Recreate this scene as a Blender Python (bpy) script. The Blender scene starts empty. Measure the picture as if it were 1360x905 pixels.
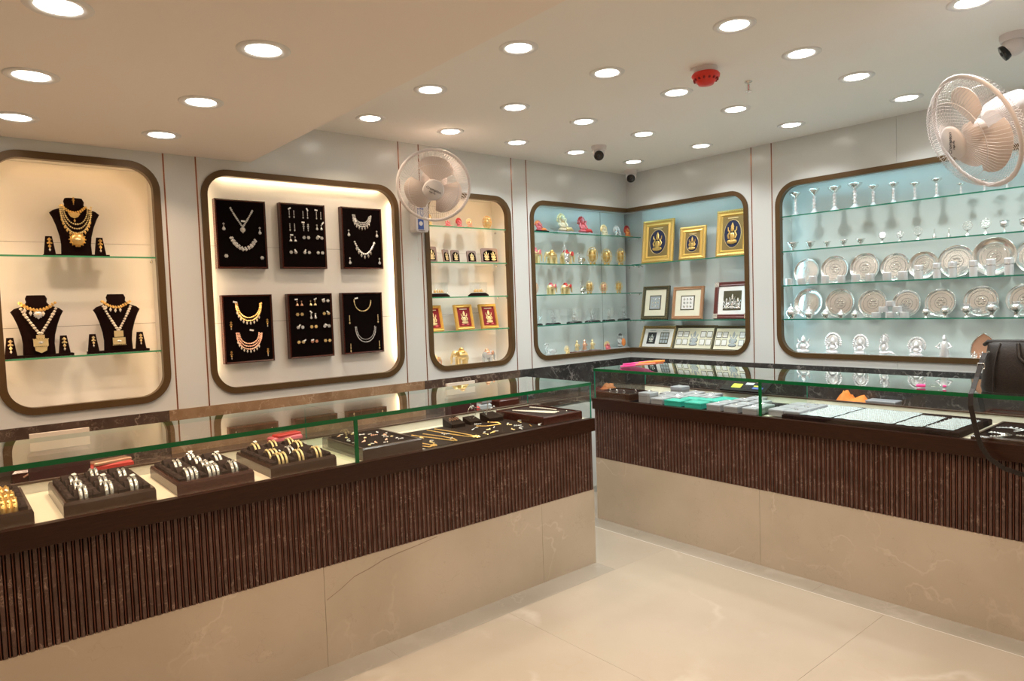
import bpy, math, random
from mathutils import Matrix, Vector
random.seed(7)
PI = math.pi
SC = bpy.context.scene
COL = SC.collection

# ------------------------------------------------------------------ camera
cam_d = bpy.data.cameras.new('camera')
cam = bpy.data.objects.new('camera', cam_d); COL.objects.link(cam)
cam_d.sensor_width = 36.0
cam_d.lens = 911.08 / 1360 * 36
cam_d.clip_start = 0.05
_R = ((0.7640017548804688, -0.6442805858679875, -0.03469647263291612),
      (-0.059963995798042485, -0.01735858215010024, -0.9980495973816484),
      (0.6424216977558403, 0.7645921829964918, -0.05189562556866175))
_m = Matrix(((_R[0][0], -_R[1][0], -_R[2][0], -4.50),
             (_R[0][1], -_R[1][1], -_R[2][1], -3.80),
             (_R[0][2], -_R[1][2], -_R[2][2], 1.45),
             (0, 0, 0, 1)))
cam.matrix_world = _m
SC.camera = cam

# ------------------------------------------------------------------ world, exposure
w = bpy.data.worlds.new('world'); SC.world = w; w.use_nodes = True
w.node_tree.nodes['Background'].inputs[0].default_value = (1.0, 0.98, 0.95, 1)
w.node_tree.nodes['Background'].inputs[1].default_value = 0.03
SC.view_settings.view_transform = 'Standard'
SC.view_settings.look = 'None'
SC.view_settings.gamma = 1.0
SC.view_settings.use_curve_mapping = False
SC.view_settings.exposure = 0.17
WARM = (1.0, 0.69, 0.47)      # downlights of the soffit and the warm niches
NEUT = (0.98, 1.0, 0.98)      # downlights of the higher ceiling
COOL = (0.50, 0.89, 1.0)      # led strips of the cool niches
LAMP_W = 3.0                 # watts of one downlight
LED_WARM, LED_COOL = 12.0, 10.0 # emission of the led strips

# ------------------------------------------------------------------ materials
def mat(name, col=(.8, .8, .8), rough=.5, metal=0.0, **kw):
    m = bpy.data.materials.new(name); m.use_nodes = True
    b = m.node_tree.nodes['Principled BSDF']
    b.inputs['Base Color'].default_value = (*col, 1)
    b.inputs['Roughness'].default_value = rough
    b.inputs['Metallic'].default_value = metal
    for k, v in kw.items(): b.inputs[k].default_value = v
    return m
def nd(m, t, **kw):
    n = m.node_tree.nodes.new(t)
    for k, v in kw.items(): setattr(n, k, v)
    return n
def noise_col(m, scale, c1, c2, lo=.35, hi=.65, detail=4, stretch=None, bump=0.0, rough_var=0.0):
    nt = m.node_tree; b = nt.nodes['Principled BSDF']
    tc = nd(m, 'ShaderNodeNewGeometry')
    src = tc.outputs['Position']
    if stretch:
        mp = nd(m, 'ShaderNodeMapping'); mp.inputs['Scale'].default_value = stretch
        nt.links.new(src, mp.inputs[0]); src = mp.outputs[0]
    n = nd(m, 'ShaderNodeTexNoise'); n.inputs['Scale'].default_value = scale; n.inputs['Detail'].default_value = detail
    nt.links.new(src, n.inputs['Vector'])
    r = nd(m, 'ShaderNodeValToRGB')
    r.color_ramp.elements[0].position = lo; r.color_ramp.elements[0].color = (*c1, 1)
    r.color_ramp.elements[1].position = hi; r.color_ramp.elements[1].color = (*c2, 1)
    nt.links.new(n.outputs[0], r.inputs[0]); nt.links.new(r.outputs[0], b.inputs['Base Color'])
    if bump:
        bp = nd(m, 'ShaderNodeBump'); bp.inputs['Strength'].default_value = bump; bp.inputs['Distance'].default_value = .002
        nt.links.new(n.outputs[0], bp.inputs['Height']); nt.links.new(bp.outputs[0], b.inputs['Normal'])
    return r
def marble(name, base1, base2, vein, vscale, width, rough, amount=.7, cloud=1.5, warp=.6, vein2=None):
    m = mat(name, base1, rough); nt = m.node_tree; b = nt.nodes['Principled BSDF']; L = nt.links.new
    g = nd(m, 'ShaderNodeNewGeometry')
    n0 = nd(m, 'ShaderNodeTexNoise'); n0.inputs['Scale'].default_value = cloud; n0.inputs['Detail'].default_value = 6
    L(g.outputs['Position'], n0.inputs['Vector'])
    r0 = nd(m, 'ShaderNodeValToRGB')
    r0.color_ramp.elements[0].position = .35; r0.color_ramp.elements[0].color = (*base1, 1)
    r0.color_ramp.elements[1].position = .65; r0.color_ramp.elements[1].color = (*base2, 1)
    L(n0.outputs[0], r0.inputs[0])
    out = r0.outputs[0]
    for k, (sc, vc, am) in enumerate([(vscale, vein, amount), (vscale * 2.3, vein2 or vein, amount * .55)]):
        n1 = nd(m, 'ShaderNodeTexNoise'); n1.inputs['Scale'].default_value = sc * .7; n1.inputs['Detail'].default_value = 5
        L(g.outputs['Position'], n1.inputs['Vector'])
        mix = nd(m, 'ShaderNodeMixRGB'); mix.inputs[0].default_value = warp
        L(g.outputs['Position'], mix.inputs[1]); L(n1.outputs['Color'], mix.inputs[2])
        v = nd(m, 'ShaderNodeTexVoronoi'); v.feature = 'DISTANCE_TO_EDGE'; v.inputs['Scale'].default_value = sc
        L(mix.outputs[0], v.inputs['Vector'])
        rr = nd(m, 'ShaderNodeValToRGB')
        rr.color_ramp.elements[0].position = 0; rr.color_ramp.elements[0].color = (am, am, am, 1)
        rr.color_ramp.elements[1].position = width; rr.color_ramp.elements[1].color = (0, 0, 0, 1)
        L(v.outputs[0], rr.inputs[0])
        n2 = nd(m, 'ShaderNodeTexNoise'); n2.inputs['Scale'].default_value = sc * 1.3
        L(g.outputs['Position'], n2.inputs['Vector'])
        rm = nd(m, 'ShaderNodeValToRGB')
        rm.color_ramp.elements[0].position = .46; rm.color_ramp.elements[1].position = .62
        L(n2.outputs[0], rm.inputs[0])
        mu = nd(m, 'ShaderNodeMath'); mu.operation = 'MULTIPLY'
        L(rr.outputs[0], mu.inputs[0]); L(rm.outputs[0], mu.inputs[1])
        mx = nd(m, 'ShaderNodeMixRGB'); mx.inputs[2].default_value = (*vc, 1)
        L(mu.outputs[0], mx.inputs[0]); L(out, mx.inputs[1]); out = mx.outputs[0]
    L(out, b.inputs['Base Color'])
    return m
def thin_glass(name, tint, rough=0.0, r0=.04, power=5.0):
    m = bpy.data.materials.new(name); m.use_nodes = True; nt = m.node_tree; nt.nodes.clear(); L = nt.links.new
    o = nd(m, 'ShaderNodeOutputMaterial'); g = nd(m, 'ShaderNodeNewGeometry')
    d = nd(m, 'ShaderNodeVectorMath'); d.operation = 'DOT_PRODUCT'
    L(g.outputs['Normal'], d.inputs[0]); L(g.outputs['Incoming'], d.inputs[1])
    a = nd(m, 'ShaderNodeMath'); a.operation = 'ABSOLUTE'; L(d.outputs['Value'], a.inputs[0])
    s = nd(m, 'ShaderNodeMath'); s.operation = 'SUBTRACT'; s.inputs[0].default_value = 1.0; L(a.outputs[0], s.inputs[1])
    p = nd(m, 'ShaderNodeMath'); p.operation = 'POWER'; L(s.outputs[0], p.inputs[0]); p.inputs[1].default_value = power
    q = nd(m, 'ShaderNodeMath'); q.operation = 'MULTIPLY_ADD'; L(p.outputs[0], q.inputs[0]); q.inputs[1].default_value = 1 - r0; q.inputs[2].default_value = r0
    a2 = nd(m, 'ShaderNodeMath'); a2.operation = 'MULTIPLY'; L(q.outputs[0], a2.inputs[0]); a2.inputs[1].default_value = 2.0
    b2 = nd(m, 'ShaderNodeMath'); b2.operation = 'ADD'; L(q.outputs[0], b2.inputs[0]); b2.inputs[1].default_value = 1.0
    q = nd(m, 'ShaderNodeMath'); q.operation = 'DIVIDE'; L(a2.outputs[0], q.inputs[0]); L(b2.outputs[0], q.inputs[1])
    t = nd(m, 'ShaderNodeBsdfTransparent'); t.inputs[0].default_value = (*tint, 1)
    gl = nd(m, 'ShaderNodeBsdfGlossy'); gl.inputs['Roughness'].default_value = rough; gl.inputs[0].default_value = (.97, 1, .98, 1)
    mx = nd(m, 'ShaderNodeMixShader'); L(q.outputs[0], mx.inputs[0]); L(t.outputs[0], mx.inputs[1]); L(gl.outputs[0], mx.inputs[2])
    L(mx.outputs[0], o.inputs[0]); return m
def emit(name, col, st):
    m = mat(name, (.9, .9, .9), .5); b = m.node_tree.nodes['Principled BSDF']
    b.inputs['Emission Color'].default_value = (*col, 1); b.inputs['Emission Strength'].default_value = st
    return m

M = {}
M['panel'] = mat('laminate_white', (.67, .69, .68), .22)
M['ceiling'] = mat('ceiling_paint', (.92, .91, .88), .75)
M['soffit'] = mat('soffit_paint', (.93, .87, .82), .7)
M['lining'] = mat('niche_laminate', (.86, .84, .80), .35)
M['lining_b'] = mat('board_niche_laminate', (.80, .78, .75), .4)
M['lining_c'] = mat('niche_laminate_cool', (.70, .76, .76), .35)
M['bronze'] = mat('bronze_brown_frame', (.115, .065, .024), .35, .35)
M['copper'] = mat('copper_strip', (.42, .16, .08), .25, .7)
M['gap'] = mat('dark_gap', (.06, .04, .035), .5)
M['floor'] = marble('cream_marble_floor', (.325, .283, .222), (.38, .335, .270), (.49, .45, .385), 1.7, .025, .16, .45, 1.2, .55, (.36, .28, .20))
M['border'] = marble('cream_marble_border', (.27, .245, .20), (.325, .295, .245), (.44, .405, .35), 2.3, .03, .16, .4, 2.0, .5)
M['joint'] = mat('floor_joint', (.28, .25, .20), .4)
M['base_marble'] = marble('beige_marble_base', (.45, .38, .29), (.52, .44, .345), (.66, .58, .48), 3.1, .018, .2, .4, 2.2, .6, (.28, .21, .15))
M['emp_dark'] = marble('dark_brown_marble', (.055, .035, .026), (.10, .066, .05), (.42, .33, .26), 7, .05, .12, .6, 6, .5)
M['emp_light'] = marble('light_brown_marble', (.24, .145, .08), (.36, .235, .14), (.62, .47, .34), 9, .06, .15, .6, 9, .5)
M['emp_cool_lit'] = marble('dark_marble_cool_lit', (.030, .029, .028), (.062, .058, .055), (.34, .32, .30), 7, .05, .12, .6, 6, .5)  # dark marble greyed: cool light and reflections put into its colour
M['slat_marble'] = marble('brown_marble_slat', (.066, .037, .029), (.108, .061, .048), (.42, .30, .24), 13, .05, .30, .6, 14, .5)
M['slat_marble'].node_tree.nodes['Principled BSDF'].inputs['Specular IOR Level'].default_value = .3
M['rib'] = mat('red_brown_rib', (.105, .026, .010), .35)
M['backing'] = mat('dark_backing', (.016, .007, .0045), .6, **{'Specular IOR Level': .2})
M['fascia'] = mat('dark_brown_fascia', (.052, .021, .013), .32, **{'Specular IOR Level': .3})
noise_col(M['fascia'], 20, (.022, .0075, .0035), (.034, .012, .006), stretch=(1, 1, 12))
M['deck'] = mat('cream_deck', (.86, .80, .64), .35)
M['rear'] = mat('pale_rear_panel', (.72, .72, .66), .4)
M['rail'] = mat('brown_rail', (.075, .042, .028), .35)
M['glass'] = thin_glass('clear_glass', (.955, .985, .965))
M['glass_green'] = thin_glass('green_divider_glass', (.80, .93, .85))
M['shelf_glass'] = thin_glass('shelf_glass', (.90, .97, .94))
M['edge_dark'] = mat('glass_edge_dark_green', (.004, .10, .028), .12)
M['edge_teal'] = mat('glass_edge_teal', (.02, .20, .13), .15)
M['edge_green'] = mat('glass_edge_light_green', (.07, .33, .16), .15)
M['acrylic'] = thin_glass('acrylic', (.97, .98, .98), r0=.05)
M['white_metal'] = mat('white_enamel', (.8, .8, .8), .4)
M['lamp'] = emit('lamp_glow', (1, .93, .82), 14)
M['led_w'] = emit('led_warm', (1.0, .60, .27), LED_WARM)
M['led_w2'] = emit('led_warm_bright', (1.0, .76, .46), LED_WARM * 2.4)
M['led_c'] = emit('led_cool', COOL, LED_COOL)
M['plastic'] = mat('white_plastic', (.74, .70, .70), .35)
M['blade'] = mat('fan_blade', (.72, .62, .56), .35)
M['ink'] = mat('black_ink', (.03, .03, .035), .5)
M['blue'] = mat('blue_print', (.06, .12, .42), .5)
M['black'] = mat('black_plastic', (.012, .012, .014), .2)
M['red'] = mat('red_plastic', (.72, .035, .02), .35)
M['chrome'] = mat('chrome', (.75, .73, .70), .18, 1.0)
M['velvet'] = mat('dark_brown_velvet', (.010, .003, .0025), .95, **{'Specular IOR Level': .12})
M['velvet_b'] = mat('black_velvet', (.004, .002, .002), .95, **{'Specular IOR Level': .06})
M['wood'] = mat('red_brown_wood', (.085, .022, .012), .25)
noise_col(M['wood'], 30, (.045, .010, .006), (.075, .018, .010), stretch=(2, 2, 10))
M['wood2'] = mat('brown_wood_tray', (.050, .021, .012), .2)
M['tray_velvet'] = mat('tray_velvet', (.022, .008, .005), .8, **{'Specular IOR Level': .3})
M['gold'] = mat('gold_jewellery', (.88, .58, .20), .3, .85)
M['gold2'] = mat('pale_gold', (.90, .74, .40), .35, .6)
M['gold_frame'] = mat('gold_leaf_frame', (.80, .52, .14), .35, .55)
M['pearl'] = mat('pearl', (.82, .74, .62), .3)
M['silver'] = mat('silver', (.88, .88, .87), .2, .9)
M['silver_white'] = mat('bright_white_silver', (.90, .90, .92), .25, .45)
M['stone'] = mat('white_stones', (.80, .80, .80), .2, .3)
M['ruby'] = mat('ruby_enamel', (.62, .06, .06), .25)
M['pink'] = mat('pink_enamel', (.80, .20, .24), .35)
M['orange'] = mat('orange_cloth', (.90, .27, .05), .7)
M['orange2'] = mat('orange_enamel', (.90, .30, .08), .4)
M['cream'] = mat('cream_enamel', (.85, .78, .58), .4)
M['rose'] = mat('rose_gold', (.86, .50, .34), .3, .6)
M['crystal'] = mat('clear_crystal', (.80, .84, .85), .12, 0, **{'Transmission Weight': .45, 'IOR': 1.5})
M['tag'] = mat('white_tag', (.86, .86, .84), .6)
M['paper'] = mat('white_card', (.82, .82, .80), .6)
M['ivory'] = mat('ivory_mat', (.80, .78, .62), .6)
M['bluegrey'] = mat('blue_grey_mat', (.42, .47, .50), .6)
M['navy'] = mat('navy_velvet', (.02, .025, .07), .8)
M['maroon'] = mat('maroon_velvet', (.25, .012, .02), .8)
M['antique'] = mat('antique_gold', (.32, .23, .09), .4, .5)
M['darkframe'] = mat('dark_green_gold_frame', (.10, .09, .05), .4, .3)
M['tan_wood'] = mat('tan_wood', (.42, .23, .12), .45)
M['burgundy'] = mat('burgundy_frame', (.13, .03, .025), .3)
M['grey_card'] = mat('grey_box', (.30, .29, .30), .55)
M['grey_lid'] = mat('grey_box_lid', (.34, .35, .38), .5)
M['teal'] = mat('teal_box', (.035, .42, .33), .45)
M['cloth_white'] = mat('silvery_white_cloth', (.62, .68, .70), .55)
noise_col(M['cloth_white'], 90, (.34, .40, .43), (.62, .70, .73), bump=.6)
M['fuchsia'] = mat('pink_cloth', (.88, .07, .32), .6)
M['salmon'] = mat('salmon_cloth', (.85, .28, .20), .6)
M['yellow'] = mat('yellow_print', (.55, .62, .05), .5)
M['leather'] = mat('dark_brown_leather', (.020, .015, .013), .45, **{'Specular IOR Level': .3})
noise_col(M['leather'], 160, (.015, .011, .0095), (.024, .018, .015), bump=.35)
M['redpack'] = mat('red_packet', (.62, .05, .04), .45)
M['chair_pale'] = mat('pale_chair_back', (.80, .72, .62), .4)
M['stand_brown'] = mat('brown_suede', (.022, .012, .007), .9, **{'Specular IOR Level': .15})

# ------------------------------------------------------------------ mesh helpers
class MB:
    def __init__(s): s.v = []; s.f = []; s.mi = []; s.sm = []; s.T = Matrix.Identity(4); s.m = 0
    def add(s, vs, fs, smooth=False):
        o = len(s.v)
        s.v += [tuple(s.T @ Vector(p)) for p in vs]
        for f in fs: s.f.append(tuple(o + i for i in f)); s.mi.append(s.m); s.sm.append(smooth)
        return s
    def box(s, x0, x1, y0, y1, z0, z1):
        s.add([(x0, y0, z0), (x1, y0, z0), (x1, y1, z0), (x0, y1, z0), (x0, y0, z1), (x1, y0, z1), (x1, y1, z1), (x0, y1, z1)],
              [(3, 2, 1, 0), (4, 5, 6, 7), (0, 1, 5, 4), (1, 2, 6, 5), (2, 3, 7, 6), (3, 0, 4, 7)]); return s
    def bevbox(s, x0, x1, y0, y1, z0, z1, b):           # box with chamfered top edges
        s.add([(x0, y0, z0), (x1, y0, z0), (x1, y1, z0), (x0, y1, z0), (x0, y0, z1 - b), (x1, y0, z1 - b), (x1, y1, z1 - b), (x0, y1, z1 - b),
               (x0 + b, y0 + b, z1), (x1 - b, y0 + b, z1), (x1 - b, y1 - b, z1), (x0 + b, y1 - b, z1)],
              [(3, 2, 1, 0), (0, 1, 5, 4), (1, 2, 6, 5), (2, 3, 7, 6), (3, 0, 4, 7), (4, 5, 9, 8), (5, 6, 10, 9), (6, 7, 11, 10), (7, 4, 8, 11), (8, 9, 10, 11)]); return s
    def lathe(s, prof, n=16, cx=0, cy=0, cz=0, smooth=True, caps=True):   # prof: (r, z)
        vs = []; fs = []
        for r, z in prof:
            for i in range(n): vs.append((cx + r * math.cos(2 * PI * i / n), cy + r * math.sin(2 * PI * i / n), cz + z))
        for k in range(len(prof) - 1):
            for i in range(n):
                j = (i + 1) % n; fs.append((k * n + i, k * n + j, (k + 1) * n + j, (k + 1) * n + i))
        s.add(vs, fs, smooth)
        if caps:
            o = (len(prof) - 1) * n
            s.add([vs[i] for i in range(n)], [tuple(reversed(range(n)))]); s.add([vs[o + i] for i in range(n)], [tuple(range(n))])
        return s
    def ball(s, x, y, z, rx, ry=None, rz=None, n=8, k=5):
        ry = ry or rx; rz = rz or rx; vs = [(x, y, z - rz)]; fs = []
        for a in range(1, k):
            t = PI * a / k
            for i in range(n): vs.append((x + rx * math.sin(t) * math.cos(2 * PI * i / n), y + ry * math.sin(t) * math.sin(2 * PI * i / n), z - rz * math.cos(t)))
        vs.append((x, y, z + rz)); top = len(vs) - 1
        for i in range(n):
            j = (i + 1) % n; fs.append((0, 1 + j, 1 + i)); fs.append((top, 1 + (k - 2) * n + i, 1 + (k - 2) * n + j))
            for a in range(k - 2): fs.append((1 + a * n + i, 1 + a * n + j, 1 + (a + 1) * n + j, 1 + (a + 1) * n + i))
        s.add(vs, fs, True); return s
    def gem(s, x, y, z, r, ry=None, rz=None):
        ry = ry or r; rz = rz or r
        s.add([(x + r, y, z), (x, y + ry, z), (x - r, y, z), (x, y - ry, z), (x, y, z + rz), (x, y, z - rz)],
              [(0, 1, 4), (1, 2, 4), (2, 3, 4), (3, 0, 4), (1, 0, 5), (2, 1, 5), (3, 2, 5), (0, 3, 5)]); return s
    def tube(s, pts, r, n=6, closed=False, flat=None):
        P = [Vector(p) for p in pts]; m = len(P); vs = []; fs = []; up = Vector((0, 0, 1)); prev = None
        for i in range(m):
            a = P[(i - 1) % m] if (closed or i > 0) else P[i]; b = P[(i + 1) % m] if (closed or i < m - 1) else P[i]
            t = (b - a).normalized()
            if prev is None:
                q = t.cross(up)
                if q.length < .1: q = t.cross(Vector((1, 0, 0)))
            else: q = prev - t * prev.dot(t)
            q.normalize(); prev = q; h = t.cross(q); rr = r[i] if isinstance(r, (list, tuple)) else r; fl = flat or 1
            for k in range(n): vs.append(tuple(P[i] + q * rr * math.cos(2 * PI * k / n) + h * rr * fl * math.sin(2 * PI * k / n)))
        for i in range(m if closed else m - 1):
            for k in range(n):
                l = (k + 1) % n; j = (i + 1) % m; fs.append((i * n + k, i * n + l, j * n + l, j * n + k))
        s.add(vs, fs, True)
        if not closed: s.add(vs[:n], [tuple(reversed(range(n)))]); s.add(vs[-n:], [tuple(range(n))])
        return s
    def prism(s, pts, d0, d1, axis='y'):              # outline (u,v) extruded along an axis
        n = len(pts)
        f = {'y': lambda u, v, d: (u, d, v), 'z': lambda u, v, d: (u, v, d), 'x': lambda u, v, d: (d, u, v)}[axis]
        vs = [f(u, v, d0) for u, v in pts] + [f(u, v, d1) for u, v in pts]
        s.add(vs, [tuple(range(n)), tuple(reversed(range(n, 2 * n)))] + [(i, i + n, (i + 1) % n + n, (i + 1) % n) for i in range(n)]); return s
    def build(s, name, m, parent=None, kind=None, label=None):
        me = bpy.data.meshes.new(name); me.from_pydata(s.v, [], s.f)
        for x in (m if isinstance(m, (list, tuple)) else [m]): me.materials.append(M[x] if isinstance(x, str) else x)
        me.polygons.foreach_set('material_index', s.mi); me.polygons.foreach_set('use_smooth', s.sm)
        me.update()
        o = bpy.data.objects.new(name, me); COL.objects.link(o)
        if parent: o.parent = parent
        if kind: o['kind'] = kind
        if label: o['label'] = label
        return o
def thing(name, label, cat, loc=(0, 0, 0), rotz=0.0, group=None, kind=None, mat4=None):
    o = bpy.data.objects.new(name, None); COL.objects.link(o); o.empty_display_size = .05
    if mat4 is not None: o.matrix_world = mat4
    else: o.location = loc; o.rotation_euler = (0, 0, rotz)
    if label: o['label'] = label
    if cat: o['category'] = cat
    if group: o['group'] = group
    if kind: o['kind'] = kind
    return o
def struct(o): o['kind'] = 'structure'; return o
def tag(o, label, cat, group=None):
    o['label'] = label; o['category'] = cat
    if group: o['group'] = group
    return o
def dup(root, loc, rotz=None, label=None, group=None):
    r = root.copy(); COL.objects.link(r); r.location = loc
    if rotz is not None: r.rotation_euler = (0, 0, rotz)
    if label: r['label'] = label
    if group: r['group'] = group
    for ch in list(root.children):
        c = ch.copy(); COL.objects.link(c); c.parent = r
        for g in list(ch.children):
            d = g.copy(); COL.objects.link(d); d.parent = c
    return r
# wall frames: on the left wall u runs along +x; on the right wall u runs along -y; depth goes into the wall
def W(side, u, d, z):
    return (u, d, z) if side == 'A' else (d, -u, z)
ROT = {'A': 0.0, 'B': -PI / 2}
TA, TB = Matrix.Identity(4), Matrix.Rotation(-PI / 2, 4, 'Z')
TS = {'A': TA, 'B': TB, 'C': Matrix.Rotation(PI, 4, 'Z')}
def text_mb(body, size, depth=.0004):
    c = bpy.data.curves.new('t', 'FONT'); c.body = body; c.size = size; c.align_x = 'CENTER'; c.align_y = 'CENTER'; c.extrude = depth; c.resolution_u = 2
    o = bpy.data.objects.new('t', c); COL.objects.link(o); bpy.context.view_layer.update()
    dg = bpy.context.evaluated_depsgraph_get(); me = bpy.data.meshes.new_from_object(o.evaluated_get(dg))
    mb = MB(); vs = [tuple(v.co) for v in me.vertices]; fs = [tuple(p.vertices) for p in me.polygons]
    bpy.data.objects.remove(o); bpy.data.meshes.remove(me)
    return vs, fs

# ------------------------------------------------------------------ room shell
CEIL, SOF, SX = 2.505, 2.275, -3.13
XL, YB = -7.2, -6.6
fl = struct(MB().box(XL, .3, YB, .3, -.10, -.004).build('floor', 'joint'))
def tile(x0, x1, y0, y1, m):
    g = .0004; b = MB().bevbox(x0 + g, x1 - g, y0 + g, y1 - g, -.004, 0, .0003); b.build('tile', m, fl)
# marble border strips along the two counters, then the field of large slabs
bx = [(-5.5, -4.3), (-4.3, -3.1), (-3.1, -1.76)]
for a, b in bx: tile(a, b, -1.34, -1.20, 'border')
for a, b in [(-2.2, -.5), (-3.4, -2.2)]: tile(-1.31, -1.17, a, b, 'border')
MB().box(-1.313, -1.308, -3.4, -.5, -.004, .0004).build('joint_strip', mat('pale_joint', (.50, .47, .42), .25), fl)
ys = [-1.34, -2.54, -3.74, -4.94, -6.6]
xs = [XL, -6.11, -4.91, -3.71, -2.51, -1.31]
for i in range(len(xs) - 1):
    for j in range(len(ys) - 1): tile(xs[i], xs[i + 1], ys[j + 1], ys[j], 'floor')
tile(-1.76, -1.31, -1.34, -.6, 'floor'); tile(-1.76, .3, -.6, .3, 'floor'); tile(XL, -1.76, -1.2, .3, 'floor'); tile(-1.17, .3, -3.4, -.6, 'floor')

struct(MB().box(SX, .3, YB, .3, CEIL, CEIL + .1).build('ceiling', 'ceiling'))
struct(MB().box(XL, SX, YB, .3, SOF, CEIL + .1).build('trim_1', 'soffit'))          # the lower ceiling box on the left
struct(MB().box(XL - .1, XL, YB, .3, 0, CEIL).build('wall_far_left', 'panel'))
struct(MB().box(XL, .3, YB - .1, YB, 0, CEIL).build('wall_back', 'panel'))

NZ0, NZ1, FW = 1.022, 2.222, .033
wallA = struct(MB().box(XL, .3, .24, .30, 0, CEIL).build('wall_left', 'panel'))
wallB = struct(MB().box(.24, .30, YB, .24, 0, CEIL).build('wall_right', 'panel'))
struct(MB().box(-1.45, .3, YB, -3.42, 0, CEIL).build('wall_near_right', 'panel'))
WALL = {'A': wallA, 'B': wallB}
def arc(cx, cz, r, a0, a1, n=10): return [(cx + r * math.cos(a0 + (a1 - a0) * i / n), cz + r * math.sin(a0 + (a1 - a0) * i / n)) for i in range(n + 1)]
PZ0 = .973
def panel(side, u0, u1, z0, z1, hole=None, R=.14, name='panel', vj=()):
    """wall panel, 14 mm thick, with an optional rounded opening (a,b,za,zb,left_round,right_round); vj = joints of the bands above and below"""
    mb = MB(); mb.T = TS[side]
    d0, d1 = 0.0, .014
    g = .0008
    if not hole:
        mb.box(u0 + g, u1 - g, d0, d1, z0, z1)
        return mb.build(name, 'panel', WALL[side])
    a, b, za, zb, lr, rr = hole
    if a > u0: mb.box(u0 + g, a, d0, d1, z0, z1)
    if b < u1: mb.box(b, u1 - g, d0, d1, z0, z1)
    for cu, cz, on in ((a, za, lr), (a, zb, lr), (b, za, rr), (b, zb, rr)):
        if not on: continue
        su = 1 if cu == a else -1; sz = 1 if cz == za else -1
        pts = [(cu + su * R * (1 - math.cos(t)), cz + sz * R * (1 - math.sin(t))) for t in [i * PI / 20 for i in range(11)]]
        mb.prism([(cu, cz)] + (pts if su * sz < 0 else pts[::-1]), d0, d1)
    mb.build(name, 'panel', WALL[side])
    cuts = [a] + [v for v in vj if a < v < b] + [b]
    for k in range(len(cuts) - 1):
        for q0, q1 in ((z0, za), (zb, z1)):
            m2 = MB(); m2.T = TS[side]; m2.box(cuts[k] + (g if k else 0), cuts[k + 1] - (g if k < len(cuts) - 2 else 0), d0, d1, q0, q1); m2.build(name, 'panel', WALL[side])
A1, A2, A3, A4 = (-4.30, -3.59), (-3.396, -2.212), (-2.02, -1.283), (-1.096, 0)
B4, B5 = (0, 1.12), (1.33, 3.28)
for u0, u1, h in [(-4.49, -4.33, None), (-4.33, -3.567, (*A1, NZ0, NZ1, 1, 1)), (-3.567, -3.412, None), (-3.412, -2.194, (*A2, NZ0, NZ1, 1, 1)),
                  (-2.194, -2.043, None), (-2.043, -1.262, (*A3, NZ0, NZ1, 1, 1)), (-1.262, -1.119, None), (-1.119, 0, (*A4, NZ0, NZ1, 1, 0))]:
    panel('A', u0, u1, PZ0, CEIL if u0 > -3.2 else SOF if u0 < -3.5 else CEIL, h)
for u0, u1, h in [(-5.4, -4.49, None), (-6.3, -5.4, None), (XL, -6.3, None)]: panel('A', u0, u1, PZ0, SOF, h)
for u0, u1, h, vj in [(0, 1.149, (*B4, NZ0, NZ1, 0, 1), ()), (1.149, 1.303, None, ()), (1.303, 3.42, (*B5, NZ0, NZ1, 1, 1), (2.11, 2.92))]:
    panel('B', u0, u1, PZ0, CEIL, h, vj=vj, R=.155 if u0 > 1.2 else .14)
# copper inlay strips beside the pilaster panels
for side, us in (('A', (-4.49, -4.33, -3.567, -3.412, -2.194, -2.043, -1.262, -1.119)), ('B', (1.149, 1.303))):
    for u in us:
        mb = MB(); mb.T = TS[side]; top = SOF if (side == 'A' and u < -3.2) else CEIL
        mb.box(u - .0035, u + .0035, -.0015, .004, PZ0, top); mb.build('inlay_strip', 'copper', WALL[side])
# marble splashback slabs under the panels
for side, u0, u1, m in [('A', XL, -4.8, 'emp_dark'), ('A', -4.8, -3.61, 'emp_dark'), ('A', -3.61, -2.07, 'emp_light'), ('A', -2.07, -1.245, 'emp_dark'), ('A', -1.245, -.01, 'emp_cool_lit'),
                        ('B', 0, 1.25, 'emp_cool_lit'), ('B', 1.25, 2.5, 'emp_cool_lit'), ('B', 2.5, 3.42, 'emp_cool_lit')]:  # slabs near the corner carry the cool light's grey in their colour
    mb = MB(); mb.T = TS[side]; mb.box(u0 + .0006, u1 - .0006, -.006, .03, .70, PZ0); mb.build('splashback_slab', m, WALL[side])
mb = MB(); mb.box(XL, 0, .02, .05, 0, .70); mb.build('lower_panel', 'panel', wallA)
mb = MB(); mb.T = TB; mb.box(0, 3.42, .02, .05, 0, .70); mb.build('lower_panel', 'panel', wallB)

# ------------------------------------------------------------------ downlights
def downlight(x, y, z, colr, power, seen, idx):
    lab = 'ceiling downlight, ' + idx
    t = thing('ceiling_downlight', lab, 'ceiling light', (x, y, z), 0, 'recessed ceiling downlights')
    if seen:
        MB().lathe([(.052, .004), (.056, -.004), (.076, -.006), (.082, -.002), (.082, .0)], 28, caps=False).build('trim_ring', 'white_metal', t)
        MB().lathe([(.052, .0), (.052, -.0025)], 28).build('diffuser', 'lamp', t)
    ld = bpy.data.lights.new('downlight', 'AREA'); ld.shape = 'DISK'; ld.size = .10; ld.energy = power; ld.color = colr; ld.spread = math.radians(122)
    lo = bpy.data.objects.new('bulb_light', ld); COL.objects.link(lo); lo.parent = t; lo.location = (0, 0, -.008)
cx = [-2.595, -2.057, -1.53, -.985, -.365]; cy = [-.385, -.985, -1.64, -2.30]
colw = ['first', 'second', 'third', 'fourth', 'fifth']
rown = ['row nearest the left wall', 'second row from the left wall', 'third row from the left wall', 'fourth row from the left wall']
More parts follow.
